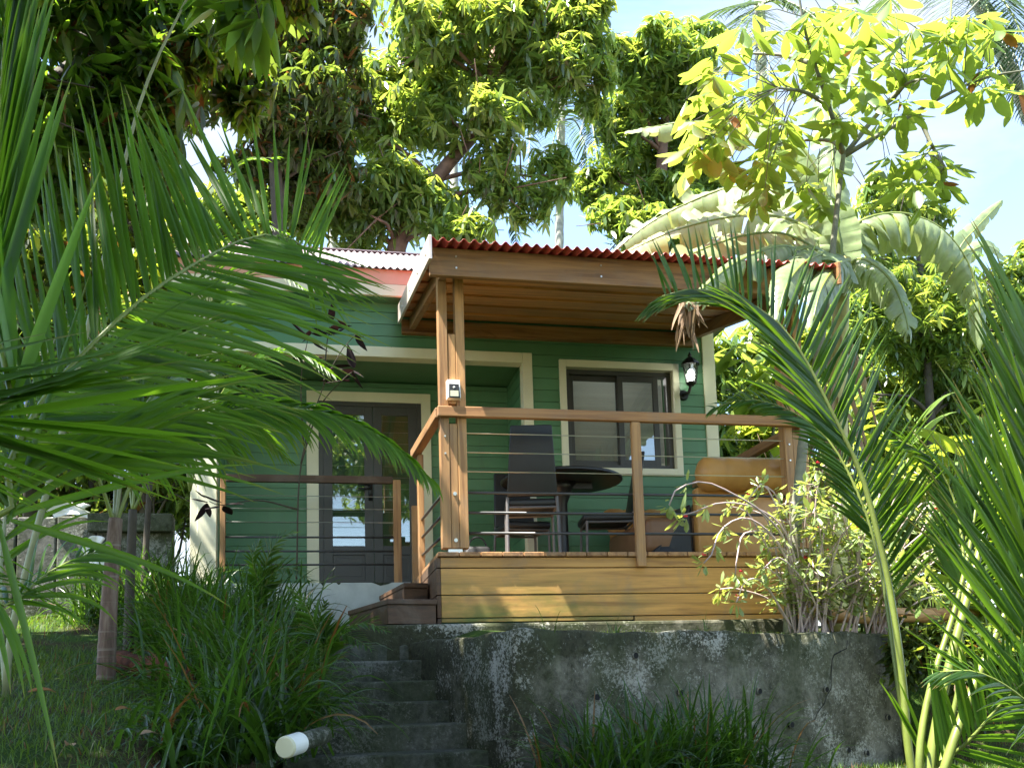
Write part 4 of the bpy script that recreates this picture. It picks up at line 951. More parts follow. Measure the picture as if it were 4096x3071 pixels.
# ------------------------------------------------------------------ background palms
def far_palm(label, trunk, rad, fronds, L, group='palms behind the cottage', bark='bark_pale', mat='l_palm_far', n=40, W=.05, name='palm_tree'):
    tp = np.asarray(trunk); root = empty(name, tuple(tp[0]), label, 'palm', group)
    P = spline(tp, 60); mb = MB(); mb.tube(P, [rad*(1-.25*i/59)*(1.07 if i % 2 else .97) for i in range(60)], 12); mb.build('trunk', M[bark], root, smooth=True)
    for f in fronds: frond(root, f, n=n, L=L, W=W, up=(0, -.25, 1), ang=(65, 30), lift=-5, droop=.9, mat=mat, r=.025, seg=4, fold=.12)
    return root
def arc(c, az, ln, rise, fall):
    c = np.array(c); h = np.array([math.cos(az), math.sin(az), 0]); return [c, c+h*ln*.3+np.array([0, 0, rise]), c+h*ln*.65+np.array([0, 0, rise*1.0-fall*.35]), c+h*ln*.95+np.array([0, 0, rise-fall])]
c0 = at(1212, 265, 19)
far_palm('slender grey ringed palm standing in the sky gap right of the mango tree', np.concatenate([[gbase(1205, 19)], path([(1208, 520, 19), (1210, 400, 19), (1212, 265, 19), (1212, 215, 19)])]), .115,
         [path(p) for p in ([(1212, 262, 19), (1180, 240, 18.8), (1120, 255, 18.4), (1085, 330, 18)], [(1212, 262, 19), (1190, 245, 18.5), (1150, 265, 17.7), (1140, 380, 17.3)], [(1212, 260, 19), (1235, 240, 18.7), (1275, 260, 18.4), (1290, 350, 18)],
          [(1212, 262, 19), (1240, 260, 19.4), (1262, 310, 20), (1270, 400, 20)], [(1212, 255, 19), (1200, 190, 19), (1170, 130, 19.2), (1110, 110, 19.5)], [(1212, 255, 19), (1225, 180, 19), (1270, 140, 19.2), (1320, 150, 19.5)], [(1212, 262, 19), (1205, 270, 18.2), (1190, 330, 17.5), (1180, 430, 17.2)])], .62)
far_palm('pale ringed palm trunk partly hidden by the mango branches', np.concatenate([[gbase(985, 15)], path([(984, 540, 15), (981, 400, 15), (978, 320, 15), (976, 200, 15), (975, -60, 15)])]), .085,
         [arc(at(975, -60, 15), a, 2.4, .5, 1.3) for a in (.3, 1.5, 2.6, 3.9, 5.2)], .55)
far_palm('short thin palm trunk just above the red roof edge', np.concatenate([[gbase(1062, 16)], path([(1063, 540, 16), (1065, 470, 16), (1066, 420, 16)])]), .075,
         [path(p) for p in ([(1066, 425, 16), (1090, 440, 16), (1110, 480, 16), (1115, 540, 16)], [(1066, 425, 16), (1040, 440, 16), (1010, 470, 16), (1000, 530, 16)], [(1066, 420, 16), (1080, 380, 16.2), (1120, 360, 16.5), (1160, 400, 16.8)])], .35, n=30, W=.035)
far_palm('coconut palm with dark fronds hanging in the upper right corner', np.concatenate([[gbase(2380, 12)], path([(2330, 600, 12), (2200, 200, 12), (2080, -60, 12)])]), .13,
         [path(p) for p in ([(2080, -60, 12), (2130, -40, 11.6), (2190, 40, 11.2), (2230, 160, 11)], [(2080, -60, 12), (2060, -30, 11.4), (2050, 60, 10.8), (2045, 170, 10.6)], [(2080, -60, 12), (2120, -20, 11.5), (2140, 70, 11), (2150, 190, 10.8)], [(2080, -60, 12), (2000, -50, 11.8), (1900, 20, 11.4), (1850, 120, 11.2)], [(2080, -60, 12), (2180, -70, 11.8), (2290, -20, 11.4), (2340, 90, 11.2)], [(2080, -60, 12), (2150, 30, 11.8), (2200, 150, 11.5), (2215, 260, 11.3)])], .85, n=52, W=.045, bark='bark_pale')
far_palm('coconut palm behind the rounded mango tree, silvery frond sweeping left', np.concatenate([[gbase(1660, 17)], path([(1655, 500, 17), (1645, 200, 17), (1640, 0, 17)])]), .15,
         [path(p) for p in ([(1640, 10, 17), (1600, 10, 16.6), (1540, 30, 16), (1500, 80, 15.6)], [(1640, 10, 17), (1690, 0, 16.6), (1760, 40, 16), (1800, 110, 15.6)], [(1640, 10, 17), (1600, -40, 17), (1520, -60, 17), (1450, -20, 17)], [(1640, 10, 17), (1650, 60, 16.2), (1660, 130, 15.8), (1662, 220, 15.6)], [(1640, 10, 17), (1600, 50, 16.2), (1570, 110, 15.6), (1560, 170, 15.4)], [(1640, 0, 17), (1700, -60, 17), (1780, -60, 17), (1850, 0, 17)])], .75, n=46)
far_palm('palm whose frond tips hang into the top edge right of the dark tree', np.concatenate([[gbase(700, 20)], path([(720, 500, 20), (780, 100, 20), (820, -130, 20)])]), .13,
         [arc(at(820, -130, 20), a, 2.6, .3, 1.6) for a in (-.2, .8, 3.0, 4.3, 5.3, 5.9)], .6)

# ------------------------------------------------------------------ foreground palms at the left
def bpath(*p): return path(p)
pl1 = empty('coconut_palm', (-1.5, 2.0, float(ground_h(-1.5, 2.0))), 'young coconut palm whose large fronds reach in from the left edge', 'palm', 'palms in the foreground')
MB().tube(spline([(-1.5, 2.0, -.7), (-1.46, 2.02, 0), (-1.40, 2.04, .7)], 20), list(np.linspace(.11, .07, 20)), 12).build('trunk', M['bark'], pl1, smooth=True)
hub = np.array([-1.40, 2.04, .68])
full = lambda t: np.clip(.75+1.2*t, 0, 1)*np.clip(1.06-.9*t**3.2, .18, 1)
frond(pl1, np.concatenate([[hub], bpath((-60, 1130, 1.92), (20, 990, 1.96), (120, 830, 2.02), (290, 660, 2.1), (430, 565, 2.2), (540, 513, 2.3), (620, 512, 2.36), (690, 560, 2.42))]),
      n=86, L=.55, W=.0165, up=(-.12, -1, .12), aps=(1.3, 6), angs=((92, 62), (37, 100)), lift=6, droops=(.42, .10), prof=lambda t: np.clip(1.08-.75*t**7, .2, 1), t0=.42, r=.011, seg=10, pw=1.8, Ls=(.92, 1.12))
frond(pl1, np.concatenate([[hub], bpath((-60, 1010, 2.45), (120, 968, 2.5), (300, 930, 2.55), (460, 893, 2.6), (600, 880, 2.65), (730, 900, 2.72), (840, 955, 2.8), (930, 1035, 2.88))]),
      n=96, L=.29, W=.015, up=(.1, -.75, .65), ang=(64, 16), lift=0, droops=(1.6, 1.2), prof=lambda t: np.clip(.8+.8*t, 0, 1)*np.clip(1.05-.75*t**3, .2, 1), t0=.46, r=.008, seg=9, Ls=(1, .75))
frond(pl1, np.concatenate([[hub], bpath((-90, 1250, 2.1), (20, 1300, 2.15), (90, 1245, 2.2), (150, 1212, 2.25), (205, 1192, 2.32))]),
      n=36, L=.30, W=.016, up=(.1, -.75, .65), ang=(66, 24), lift=0, droops=(1.2, 1.2), prof=lambda t: np.clip(.9-.3*t**2, .2, 1), t0=.3, r=.008, seg=8)
frond(pl1, np.concatenate([[hub], bpath((-50, 900, 1.75), (-14, 700, 1.78), (-4, 450, 1.82), (4, 200, 1.86), (22, -60, 1.9), (60, -250, 1.95))]),
      n=60, L=.62, W=.026, up=(-.2, -1, 0), angs=((10, 8), (22, 14)), lift=4, droops=(.05, .1), prof=lambda t: np.clip(.9-.2*t, .2, 1), t0=.2, r=.010, seg=6)
sp_ = empty('areca_palm', tuple(np.append(at(20, 1300, 4.2)[:2], float(ground_h(at(20, 1300, 4.2)[0], 4.2)))), 'pale stalked palm with one very long straight leaf stalk at the left', 'palm', 'palms in the foreground')
b_ = np.array(sp_.location)
frond(sp_, np.concatenate([[b_], bpath((22, 1380, 4.2), (70, 1180, 4.15), (130, 950, 4.1), (215, 600, 4.0), (300, 230, 3.9), (395, 15, 3.85), (470, -120, 3.8))]), n=7, L=.4, W=.022, up=(-.1, -1, .2), ang=(30, 20), lift=5, droop=.6, t0=.9, stalk='rachis_p', r=.017, seg=7)
frond(sp_, np.concatenate([[b_], bpath((0, 1280, 4.4), (20, 1050, 4.5), (60, 860, 4.6), (130, 720, 4.7), (240, 660, 4.8))]), n=36, L=.5, W=.022, up=(-.1, -.9, .4), ang=(60, 25), lift=5, droop=.7, t0=.3, stalk='rachis_p', r=.012, seg=7)
# young palm with a reddish crownshaft
yp = empty('young_palm', tuple(at(230, 1445, 4.75)), 'young palm with smooth reddish brown ringed trunk on the left lawn', 'palm', 'palms in the foreground')
yt = bpath((229, 1460, 4.75), (231, 1400, 4.75), (236, 1300, 4.76), (243, 1200, 4.78), (250, 1120, 4.8)); yt[0][2] -= .05
P_ = spline(yt, 40); MB().tube(P_, [(.044-.012*i/39)*(1.05 if i in (6, 9, 12) else 1) for i in range(40)], 14).build('trunk', M['bark_ring'], yp, smooth=True)
for i, p in enumerate(([(250, 1125, 4.8), (268, 1000, 4.8), (310, 880, 4.75), (400, 800, 4.7), (500, 800, 4.65)], [(248, 1125, 4.8), (250, 980, 4.85), (235, 820, 4.9), (170, 700, 4.9), (90, 660, 4.9)], [(250, 1130, 4.8), (262, 1010, 4.9), (285, 860, 5.0), (330, 760, 5.1), (400, 720, 5.3)], [(250, 1130, 4.8), (300, 1010, 4.8), (370, 940, 4.8), (440, 940, 4.8), (500, 980, 4.8)], [(247, 1130, 4.8), (200, 1010, 4.7), (120, 960, 4.6), (40, 1000, 4.5)])):
    frond(yp, path(p), n=36, L=.42, W=.022, up=(0, -.5, .85), ang=(58, 25), lift=5, droop=.9, t0=.3, mat='l_areca', stalk='rachis_p' if i < 3 else 'rachis', r=.011, seg=6)
y2 = empty('young_palm', tuple(np.append(at(277, 1400, 5.9)[:2], float(ground_h(at(277, 1400, 5.9)[0], 5.9)))), 'dark slim young palm close behind the reddish trunked one', 'palm', 'palms in the foreground')
MB().tube(spline([np.array(y2.location)-[0, 0, .05], at(281, 1250, 5.9), at(287, 1100, 5.9)], 14), list(np.linspace(.032, .024, 14)), 10).build('trunk', M['bark_dark'], y2, smooth=True)
for p in ([(287, 1105, 5.9), (300, 960, 5.9), (360, 840, 5.8), (460, 800, 5.7), (560, 840, 5.6)], [(287, 1105, 5.9), (340, 1000, 5.9), (440, 930, 5.9), (540, 930, 5.9), (620, 990, 5.9)], [(287, 1105, 5.9), (270, 950, 6), (240, 800, 6.1), (180, 740, 6.2)]):
    frond(y2, path(p), n=34, L=.42, W=.02, up=(0, -.4, .9), ang=(58, 25), lift=5, droop=.9, t0=.3, mat='l_palm', r=.01, seg=6)
# palm behind the big frond, over the left of the house
p5 = empty('young_palm', (-1.32, 7.4, .55), 'young palm against the left corner of the cottage with fronds over the roof edge', 'palm', 'palms in the foreground')
MB().tube(spline([(-1.32, 7.4, .5), (-1.3, 7.38, 1.0), (-1.27, 7.35, 1.6)], 12), list(np.linspace(.026, .02, 12)), 10).build('trunk', M['bark_dark'], p5, smooth=True)
for p in ([(410, 1060, 7.35), (430, 800, 7.3), (470, 560, 7.2), (540, 480, 7.1), (610, 500, 7.0)], [(410, 1060, 7.35), (440, 750, 7.3), (500, 620, 7.2), (580, 580, 7.1), (650, 620, 7)], [(410, 1060, 7.35), (400, 780, 7.3), (440, 500, 7.2), (510, 360, 7.1), (590, 340, 7.0)], [(410, 1060, 7.35), (380, 850, 7.3), (320, 700, 7.2), (230, 650, 7.1)], [(410, 1060, 7.35), (450, 900, 7.3), (540, 780, 7.2), (640, 760, 7.1), (720, 810, 7.0)]):
    frond(p5, path(p), n=38, L=.42, W=.022, up=(0, -.4, .9), ang=(60, 28), lift=0, droop=.8, t0=.35, mat='l_palm', r=.010, seg=6)

# ------------------------------------------------------------------ areca palms at the right
def areca(name_label, base, fr, cat='palm', group='palms in the foreground'):
    r_ = empty('areca_palm', tuple(base), name_label, cat, group)
    for p, kw in fr: frond(r_, np.concatenate([[np.array(base)], p]) if kw.pop('frombase', True) else p, mat='l_areca', **kw)
    return r_
ba = at(1985, 1780, 3.0)
areca('dark areca palm whose arching frond crosses the right end of the red roof', ba, [
    (bpath((1960, 1600, 3.0), (1948, 1455, 3.0), (1922, 1273, 3.0), (1896, 1156, 3.0), (1860, 1026, 3.0), (1807, 914, 3.0), (1737, 775, 3.0), (1686, 705, 3.0), (1640, 668, 3.0), (1570, 637, 3.0), (1495, 625, 3.0), (1430, 640, 3.0)),
     dict(n=78, L=.43, W=.024, up=(.25, -1, .15), aps=(4, 1.3), angs=((50, 84), (54, 20)), lift=10, droops=(.14, .30), prof=lambda t: np.clip(.3+1.6*t, 0, 1)*np.clip(1.12-.75*t**4, .25, 1), t0=(.34, .56), r=.016, seg=7, Ls=(1.05, 1.0))),
    (bpath((1956, 1600, 3.1), (1935, 1450, 3.1), (1900, 1220, 3.15), (1850, 1060, 3.2), (1780, 940, 3.25), (1690, 880, 3.3), (1610, 862, 3.35), (1545, 880, 3.4)),
     dict(n=40, L=.30, W=.020, up=(.2, -1, .25), angs=((60, 30), (60, 28)), lift=8, droops=(.5, .5), t0=.52, r=.011, seg=7)),
])
bb = at(2010, 1800, 2.7)
areca('areca palm clump of yellowish canes in the lower right corner', bb, [
    (bpath((2008, 1658, 2.7), (2040, 1480, 2.72), (2085, 1300, 2.75), (2125, 1150, 2.8), (2180, 940, 2.85), (2250, 700, 2.9), (2330, 560, 2.95)),
     dict(n=40, L=.40, W=.024, up=(.1, -1, .1), ang=(45, 22), lift=8, droop=.15, t0=.62, r=.019, seg=6)),
    (bpath((2040, 1658, 2.6), (2095, 1500, 2.62), (2150, 1370, 2.65), (2211, 1235, 2.68), (2300, 1060, 2.7), (2420, 900, 2.75)),
     dict(n=40, L=.46, W=.024, up=(.1, -1, .1), ang=(50, 22), lift=8, droop=.15, t0=.50, r=.017, seg=6)),
    (bpath((1985, 1658, 2.65), (2005, 1500, 2.67), (2060, 1320, 2.7), (2090, 1200, 2.72), (2110, 1080, 2.75), (2150, 900, 2.8)),
     dict(n=30, L=.34, W=.022, up=(.1, -1, .1), ang=(50, 25), lift=8, droop=.2, t0=.66, r=.014, seg=6)),
    (bpath((2030, 1658, 2.9), (2070, 1480, 2.9), (2075, 1350, 2.9), (2080, 1200, 2.95), (2060, 1080, 3.0), (2010, 990, 3.0), (1940, 950, 3.0)),
     dict(n=34, L=.34, W=.022, up=(.1, -1, .3), ang=(55, 25), lift=8, droop=.4, t0=.55, r=.012, seg=6)),
    (bpath((1990, 1690, 2.75), (2090, 1600, 2.6), (2180, 1500, 2.5), (2280, 1420, 2.4)),
     dict(n=30, L=.36, W=.018, up=(0, -1, .5), ang=(62, 30), lift=8, droop=.3, t0=.25, r=.010, seg=6)),
])
bc = at(2420, 1700, 2.5)
areca('areca palm at the right edge with bright leaflets pointing up to the left', bc, [
    (bpath((2300, 1650, 2.5), (2268, 1450, 2.5), (2272, 1280, 2.5), (2278, 1100, 2.5), (2275, 950, 2.5), (2262, 820, 2.52), (2240, 720, 2.55)),
     dict(n=56, L=.74, W=.024, up=(.1, -1, .05), angs=((42, 18), (52, 24)), lift=4, droops=(.05, .05), t0=.18, r=.014, seg=7, prof=lambda t: np.clip(.95-.35*t**2, .2, 1))),
    (bpath((2340, 1500, 2.6), (2290, 1300, 2.65), (2300, 1100, 2.7), (2325, 950, 2.75), (2350, 850, 2.8)),
     dict(n=44, L=.74, W=.022, up=(.1, -1, .05), angs=((55, 40), (40, 30)), lift=4, droops=(.25, .1), t0=.2, r=.012, seg=7)),
    (bpath((2300, 1600, 2.3), (2200, 1500, 2.25), (2110, 1450, 2.25), (2030, 1450, 2.3)),
     dict(n=30, L=.34, W=.016, up=(0, -1, .6), ang=(60, 30), lift=6, droop=.4, t0=.2, r=.008, seg=6)),
])
SUN, SKY, EXPO, CLOUD = 5, .105, 2.45, (1.9, 1.95, 2.0)
M['bark_pach'] = m_plain('grey green pachira bark', (.15, .15, .10), .75, .3, 14, bump=.5)
M['banana_stem'] = m_plain('yellow banana stem', (.42, .38, .13), .5, .3, 5)
M['l_dry_or'] = m_leaf('orange dry leaf', (.26, .12, .04), (.35, .14, .03), .3, .7, .25)
# ------------------------------------------------------------------ pachira tree in front of the deck
pa = empty('pachira_tree', tuple(at(1706, 1358, 5.95)), 'slim pale trunked tree with yellow-green palmate leaves in front of the right deck post', 'tree')
tp = bpath((1706, 1375, 5.95), (1712, 1200, 5.94), (1725, 1050, 5.95), (1742, 890, 6.0), (1768, 760, 6.08), (1787, 640, 6.15), (1802, 500, 6.2), (1813, 400, 6.22), (1822, 330, 6.25))
mb = MB(); P_ = spline(tp, 50); mb.tube(P_, [(.052-.034*(i/49)**.7)*(1+.05*math.sin(i*2.7)) for i in range(50)], 12)
br = [[(1822, 335, 5.8), (1790, 230, 5.7), (1757, 130, 5.6), (1737, 60, 5.55), (1720, -40, 5.5)], [(1824, 335, 5.8), (1900, 240, 5.8), (1990, 140, 5.75), (2060, 60, 5.7), (2125, -10, 5.7)],
      [(1826, 335, 5.8), (1920, 278, 5.7), (2030, 212, 5.6), (2130, 168, 5.5), (2230, 150, 5.4)], [(1820, 330, 5.8), (1795, 305, 5.95), (1740, 303, 6.1), (1690, 310, 6.2)], [(1790, 230, 5.7), (1740, 200, 5.5), (1680, 190, 5.3)],
      [(1760, 140, 5.6), (1690, 120, 5.8), (1600, 115, 6.0)], [(1930, 210, 5.8), (1960, 180, 5.5), (2000, 170, 5.3)], [(1980, 240, 5.65), (2010, 310, 5.6), (2040, 360, 5.5)]]
br = [path([(u, v, Y+.45) for u, v, Y in b]) for b in br]
for b in br: mb.tube(spline(b, 16), list(np.linspace(.021, .007, 16)), 8)
bs_ = np.concatenate([spline(b, 16)[3:] for b in br])
C = []
def blob(n, u, v, ru, rv, Y, j=.45):
    for _ in range(n):
        a, r_ = rng.uniform(0, 6.28), rng.uniform(0, 1)**.5
        C.append(at(u+ru*r_*math.cos(a), v+rv*r_*math.sin(a), Y+.5+rng.uniform(-j, j)*.8))
blob(28, 1640, 200, 170, 140, 5.75); blob(16, 1600, 300, 130, 90, 5.8); blob(12, 1740, 50, 160, 60, 5.5); blob(22, 1930, 80, 190, 85, 5.6)
blob(11, 1860, 220, 120, 80, 5.7); blob(14, 1990, 370, 80, 90, 5.5); blob(7, 2140, 190, 80, 50, 5.4); blob(9, 1700, 390, 120, 60, 5.9); blob(5, 1590, 390, 70, 50, 5.8); blob(8, 2090, 60, 90, 60, 5.4)
C = np.array(C); n = len(C)
A = nrmz(np.column_stack([rng.normal(0, .35, n), -.25+rng.normal(0, .35, n), np.ones(n)]))
V1, F1 = rosettes(C, A, 6, .235, .082, (-.45, .05), .35, 6, OBOV, .16)
mi = np.zeros(len(F1)); per = 12; lv = np.arange(len(F1))//per; mi[rng.random(lv.max()+1)[lv] < .012] = 1
link('leaves', mesh_np('leaves', V1, F1, True, mi), [M['l_pach'], M['l_dry_or']], pa)
for c in C:
    j = np.argmin(((bs_-c)**2).sum(1)); q = bs_[j]
    if np.linalg.norm(q-c) < 1.1: mb.tube([q, (q+c)/2+np.array([0, 0, .05]), c], [.004, .0032, .0028], 5)
mb.build('trunk', M['bark_pach'], pa, smooth=True)

p6 = empty('pachira_tree', tuple(np.append(at(1660, 1200, 8.9)[:2], .45)), 'young tree with big yellow-green leaves behind the right rear corner of the deck', 'tree')
mb = MB(); Q = spline(np.array([np.array(p6.location), at(1665, 1000, 8.9), at(1680, 840, 8.9), at(1670, 740, 8.9)]), 16); mb.tube(Q, list(np.linspace(.03, .012, 16)), 8)
C = []
blob(9, 1650, 760, 80, 45, 8.2, .3); blob(7, 1640, 850, 70, 40, 8.2, .3)
for c in C: mb.tube([Q[11], (Q[11]+c)/2+np.array([0, 0, .05]), c], [.007, .005, .003], 5)
mb.build('trunk', M['bark_pach'], p6, smooth=True)
C = np.array(C); foliage('leaves', rosettes(C, nrmz(np.array([0, -.3, 1.0])+rng.normal(0, .3, C.shape)), 6, .34, .13, (-.45, .05), .4, 6, OBOV, .16), M['l_pach'], p6)
# ------------------------------------------------------------------ banana plant
bn = empty('banana_plant', tuple(np.append(at(1800, 1320, 6.9)[:2], .38)), 'banana plant with huge torn pale leaves beside the right end of the deck roof', 'banana plant', 'banana plants')
bl_ = np.array(bn.location)
mb = MB(); stp = spline(np.array([bl_-[0, 0, .05], at(1806, 1000, 6.9), at(1812, 760, 6.9), at(1817, 640, 6.9), at(1822, 560, 6.9)]), 24); mb.tube(stp, [.11-.05*(i/23) for i in range(24)], 14); mb.build('pseudostem', M['banana_stem'], bn, smooth=True)
dn_, dd_ = [], []
for i in range(40):
    f = rng.uniform(.45, .8); q = stp[int(f*23)]; a = rng.uniform(0, 6.28); dn_.append(q+np.array([math.cos(a)*.09, math.sin(a)*.09, 0])); dd_.append([math.cos(a)*.35, math.sin(a)*.35, -1])
foliage('dry_sheath', strips(np.array(dn_), np.array(dd_), rng.normal(size=(40, 3)), rng.uniform(.3, .8, 40), .05, .8, 6, BLADE, .3), M['l_dry'], bn)
top = (1819, 600, 6.9)
LF = [([top, (1800, 470, 6.95), (1740, 330, 7.0), (1640, 272, 7.1), (1500, 262, 7.25), (1350, 284, 7.4)], .46, (0, -.72, .7), .45, 10),
      ([top, (1790, 480, 7.2), (1700, 412, 7.5), (1590, 402, 7.75), (1480, 440, 7.9), (1390, 490, 8.0), (1318, 550, 8.1)], .62, (.15, -.75, .55), .5, 12),
      ([top, (1780, 520, 7.0), (1690, 470, 7.2), (1580, 468, 7.4), (1450, 500, 7.5), (1320, 560, 7.6)], .58, (.1, -.75, .6), .35, 8),
      ([top, (1770, 545, 6.8), (1690, 505, 6.7), (1600, 510, 6.6), (1500, 545, 6.55), (1420, 590, 6.5)], .50, (.1, -.7, .7), .3, 7),
      ([top, (1770, 560, 6.6), (1690, 530, 6.2), (1600, 560, 5.75), (1530, 610, 5.55), (1480, 662, 5.45)], .42, (.2, -.6, .75), .8, 9),
      ([top, (1770, 560, 6.6), (1725, 560, 6.3), (1712, 600, 6.1), (1715, 660, 6.0)], .30, (.3, -.9, .2), .3, 5),
      ([top, (1795, 548, 6.3), (1745, 560, 5.9), (1700, 612, 5.62), (1678, 690, 5.5)], .46, (.3, -.8, .5), .7, 8),
      ([top, (1832, 562, 6.3), (1805, 575, 5.95), (1772, 625, 5.68), (1752, 705, 5.55)], .42, (.3, -.8, .5), .6, 8),
      ([top, (1850, 560, 6.8), (1890, 572, 6.6), (1930, 615, 6.4), (1955, 680, 6.3), (1962, 720, 6.25)], .40, (-.2, -.6, .75), .8, 9),
      ([top, (1840, 500, 7.0), (1880, 468, 7.0), (1960, 462, 7.0), (2040, 500, 7.0), (2100, 590, 7.0), (2125, 740, 7.0)], .62, (-.1, -.5, .85), 1.1, 16),
      ([top, (1812, 480, 7.1), (1800, 360, 7.2), (1790, 240, 7.3), (1770, 130, 7.5)], .45, (-.2, -1, .1), .3, 6)]
for i, (p, wdt, up_, ds, te) in enumerate(LF): banana_leaf(bn, path(p), wdt, up_, ds, 96, te*2, seed=i, tipdry=(i in (4,)))
b2 = empty('banana_plant', tuple(gbase(2040, 14)), 'second banana plant farther back with small dark leaves against the sky', 'banana plant', 'banana plants')
mb = MB(); mb.tube(spline(np.array([np.array(b2.location), at(2040, 900, 14), at(2045, 620, 14)]), 14), list(np.linspace(.05, .03, 14)), 12); mb.build('pseudostem', M['bark_dark'], b2, smooth=True)
for i, (p, wdt) in enumerate((([(2045, 640, 14), (2070, 540, 14), (2110, 490, 14), (2165, 432, 14)], .42), ([(2045, 640, 14), (2080, 560, 14.1), (2130, 530, 14.2), (2175, 560, 14.3)], .42), ([(2045, 640, 14), (2020, 540, 14.1), (1970, 500, 14.3), (1900, 520, 14.5)], .45))):
    banana_leaf(b2, path(p), wdt, (.3, -.9, .3), .4, 40, 8, seed=20+i)

# ------------------------------------------------------------------ thorny flowering bush on top of the wall
cr = empty('flowering_bush', tuple(at(1790, 1362, 5.85)), 'sprawling thorny bush with tiny red flowers at the right end of the deck', 'bush')
mb = MB(); tipsC, tipsA, fl_c = [], [], []
z0 = float(ground_h(3.5, 6.0))
def stem(p):
    Q = spline(p, 20); mb.tube(Q, list(np.linspace(.0085, .0045, 20)), 6)
    T = nrmz(np.gradient(Q, axis=0))
    for i in list(range(5, 20, 2))+[19]:
        if i < 19 and rng.random() < .45: continue
        tipsC.append(Q[i]); tipsA.append(T[i]+np.array([0, 0, .5]))
    if rng.random() < .5: fl_c.append(Q[-1]+rng.normal(0, .02, 3)+np.array([0, 0, .03]))
    return Q
for p in ([(1740, 1340, 5.85), (1700, 1180, 5.6), (1650, 1110, 5.4), (1590, 1070, 5.3), (1520, 1040, 5.25), (1462, 1056, 5.2), (1445, 1090, 5.2)],
          [(1745, 1340, 5.85), (1700, 1160, 5.6), (1640, 1100, 5.5), (1560, 1085, 5.4), (1500, 1105, 5.35), (1475, 1112, 5.35)],
          [(1735, 1340, 5.85), (1690, 1190, 5.6), (1620, 1120, 5.5), (1560, 1140, 5.45), (1535, 1200, 5.4), (1520, 1215, 5.4)],
          [(1740, 1350, 5.85), (1680, 1170, 5.7), (1610, 1150, 5.6), (1592, 1200, 5.5), (1588, 1240, 5.5)],
          [(1780, 1340, 5.9), (1760, 1150, 5.8), (1770, 1030, 5.7), (1800, 1005, 5.7), (1835, 1050, 5.65)],
          [(1790, 1340, 5.9), (1800, 1150, 5.8), (1820, 1040, 5.7), (1800, 1000, 5.65), (1770, 1010, 5.6)],
          [(1710, 1355, 5.8), (1650, 1260, 5.6), (1610, 1255, 5.5), (1590, 1300, 5.45)], [(1800, 1350, 5.8), (1880, 1120, 5.6), (1900, 1060, 5.6), (1870, 1090, 5.6)]): stem(path(p))
for i in range(62):
    bx, by = rng.uniform(3.1, 3.95), rng.uniform(5.72, 5.98); h = rng.uniform(.35, 1.12)*(1-.35*abs(bx-3.45)); a = rng.uniform(0, 6.28); rr = rng.uniform(.15, .6)
    b_ = np.array([bx, max(by, float(wall_y(bx))+.05), z0]); e = b_+np.array([math.cos(a)*rr, math.sin(a)*rr*.5-.22, h])
    stem([b_, b_*.6+e*.4+np.array([0, 0, .12]), e, e+np.array([math.cos(a)*.13, math.sin(a)*.1, rng.uniform(-.10, .08)])])
mb.build('stems', M['stem_pink'], cr, smooth=True)
C, A = np.array(tipsC), np.array(tipsA)
foliage('leaves', [rosettes(C, A, 7, .080, .027, (-.1, .8), .15, 4, OBOV, .15)], M['l_bush'], cr)
for c in fl_c[:26]:
    f = MB()
    for k in range(4):
        a = k*1.57+rng.uniform(-.2, .2); d = Vector((math.cos(a), math.sin(a)*.6-.4, .5)).normalized(); s = d.cross(Vector((0, 1, .2))).normalized()*.007
        f.add([Vector(c), Vector(c)+d*.010-s, Vector(c)+d*.017, Vector(c)+d*.010+s], [(0, 1, 2, 3)])
    f.build('flower', M['flower'], cr)

# ------------------------------------------------------------------ dark leaved plant by the porch
dp = empty('dark_leaf_plant', tuple(np.append(at(640, 1200, 7.5)[:2], .5)), 'small tree with near black purple leaves in front of the porch', 'plant')
mb = MB(); C, A = [], []
for p in ([(640, 1250, 7.5), (650, 1000, 7.5), (700, 830, 7.5), (745, 745, 7.45), (770, 720, 7.4)], [(650, 1000, 7.5), (690, 880, 7.5), (740, 820, 7.45), (765, 800, 7.4)], [(655, 960, 7.5), (650, 820, 7.5), (665, 730, 7.5)], [(645, 1100, 7.5), (560, 1080, 7.45), (480, 1090, 7.4), (452, 1082, 7.4)], [(700, 830, 7.5), (705, 750, 7.55), (712, 705, 7.6)]):
    Q = spline(path(p), 14); mb.tube(Q, list(np.linspace(.008, .003, 14)), 6)
    C.append(Q[-1]); A.append(Q[-1]-Q[-3]); C.append(Q[-3]); A.append([0, -.3, 1])
mb.build('stem', M['bark_dark'], dp, smooth=True)
foliage('leaves', rosettes(np.array(C), np.array(A, float), 4, .19, .07, (-.1, .8), .3, 5, LANCE, .2), M['l_black'], dp)

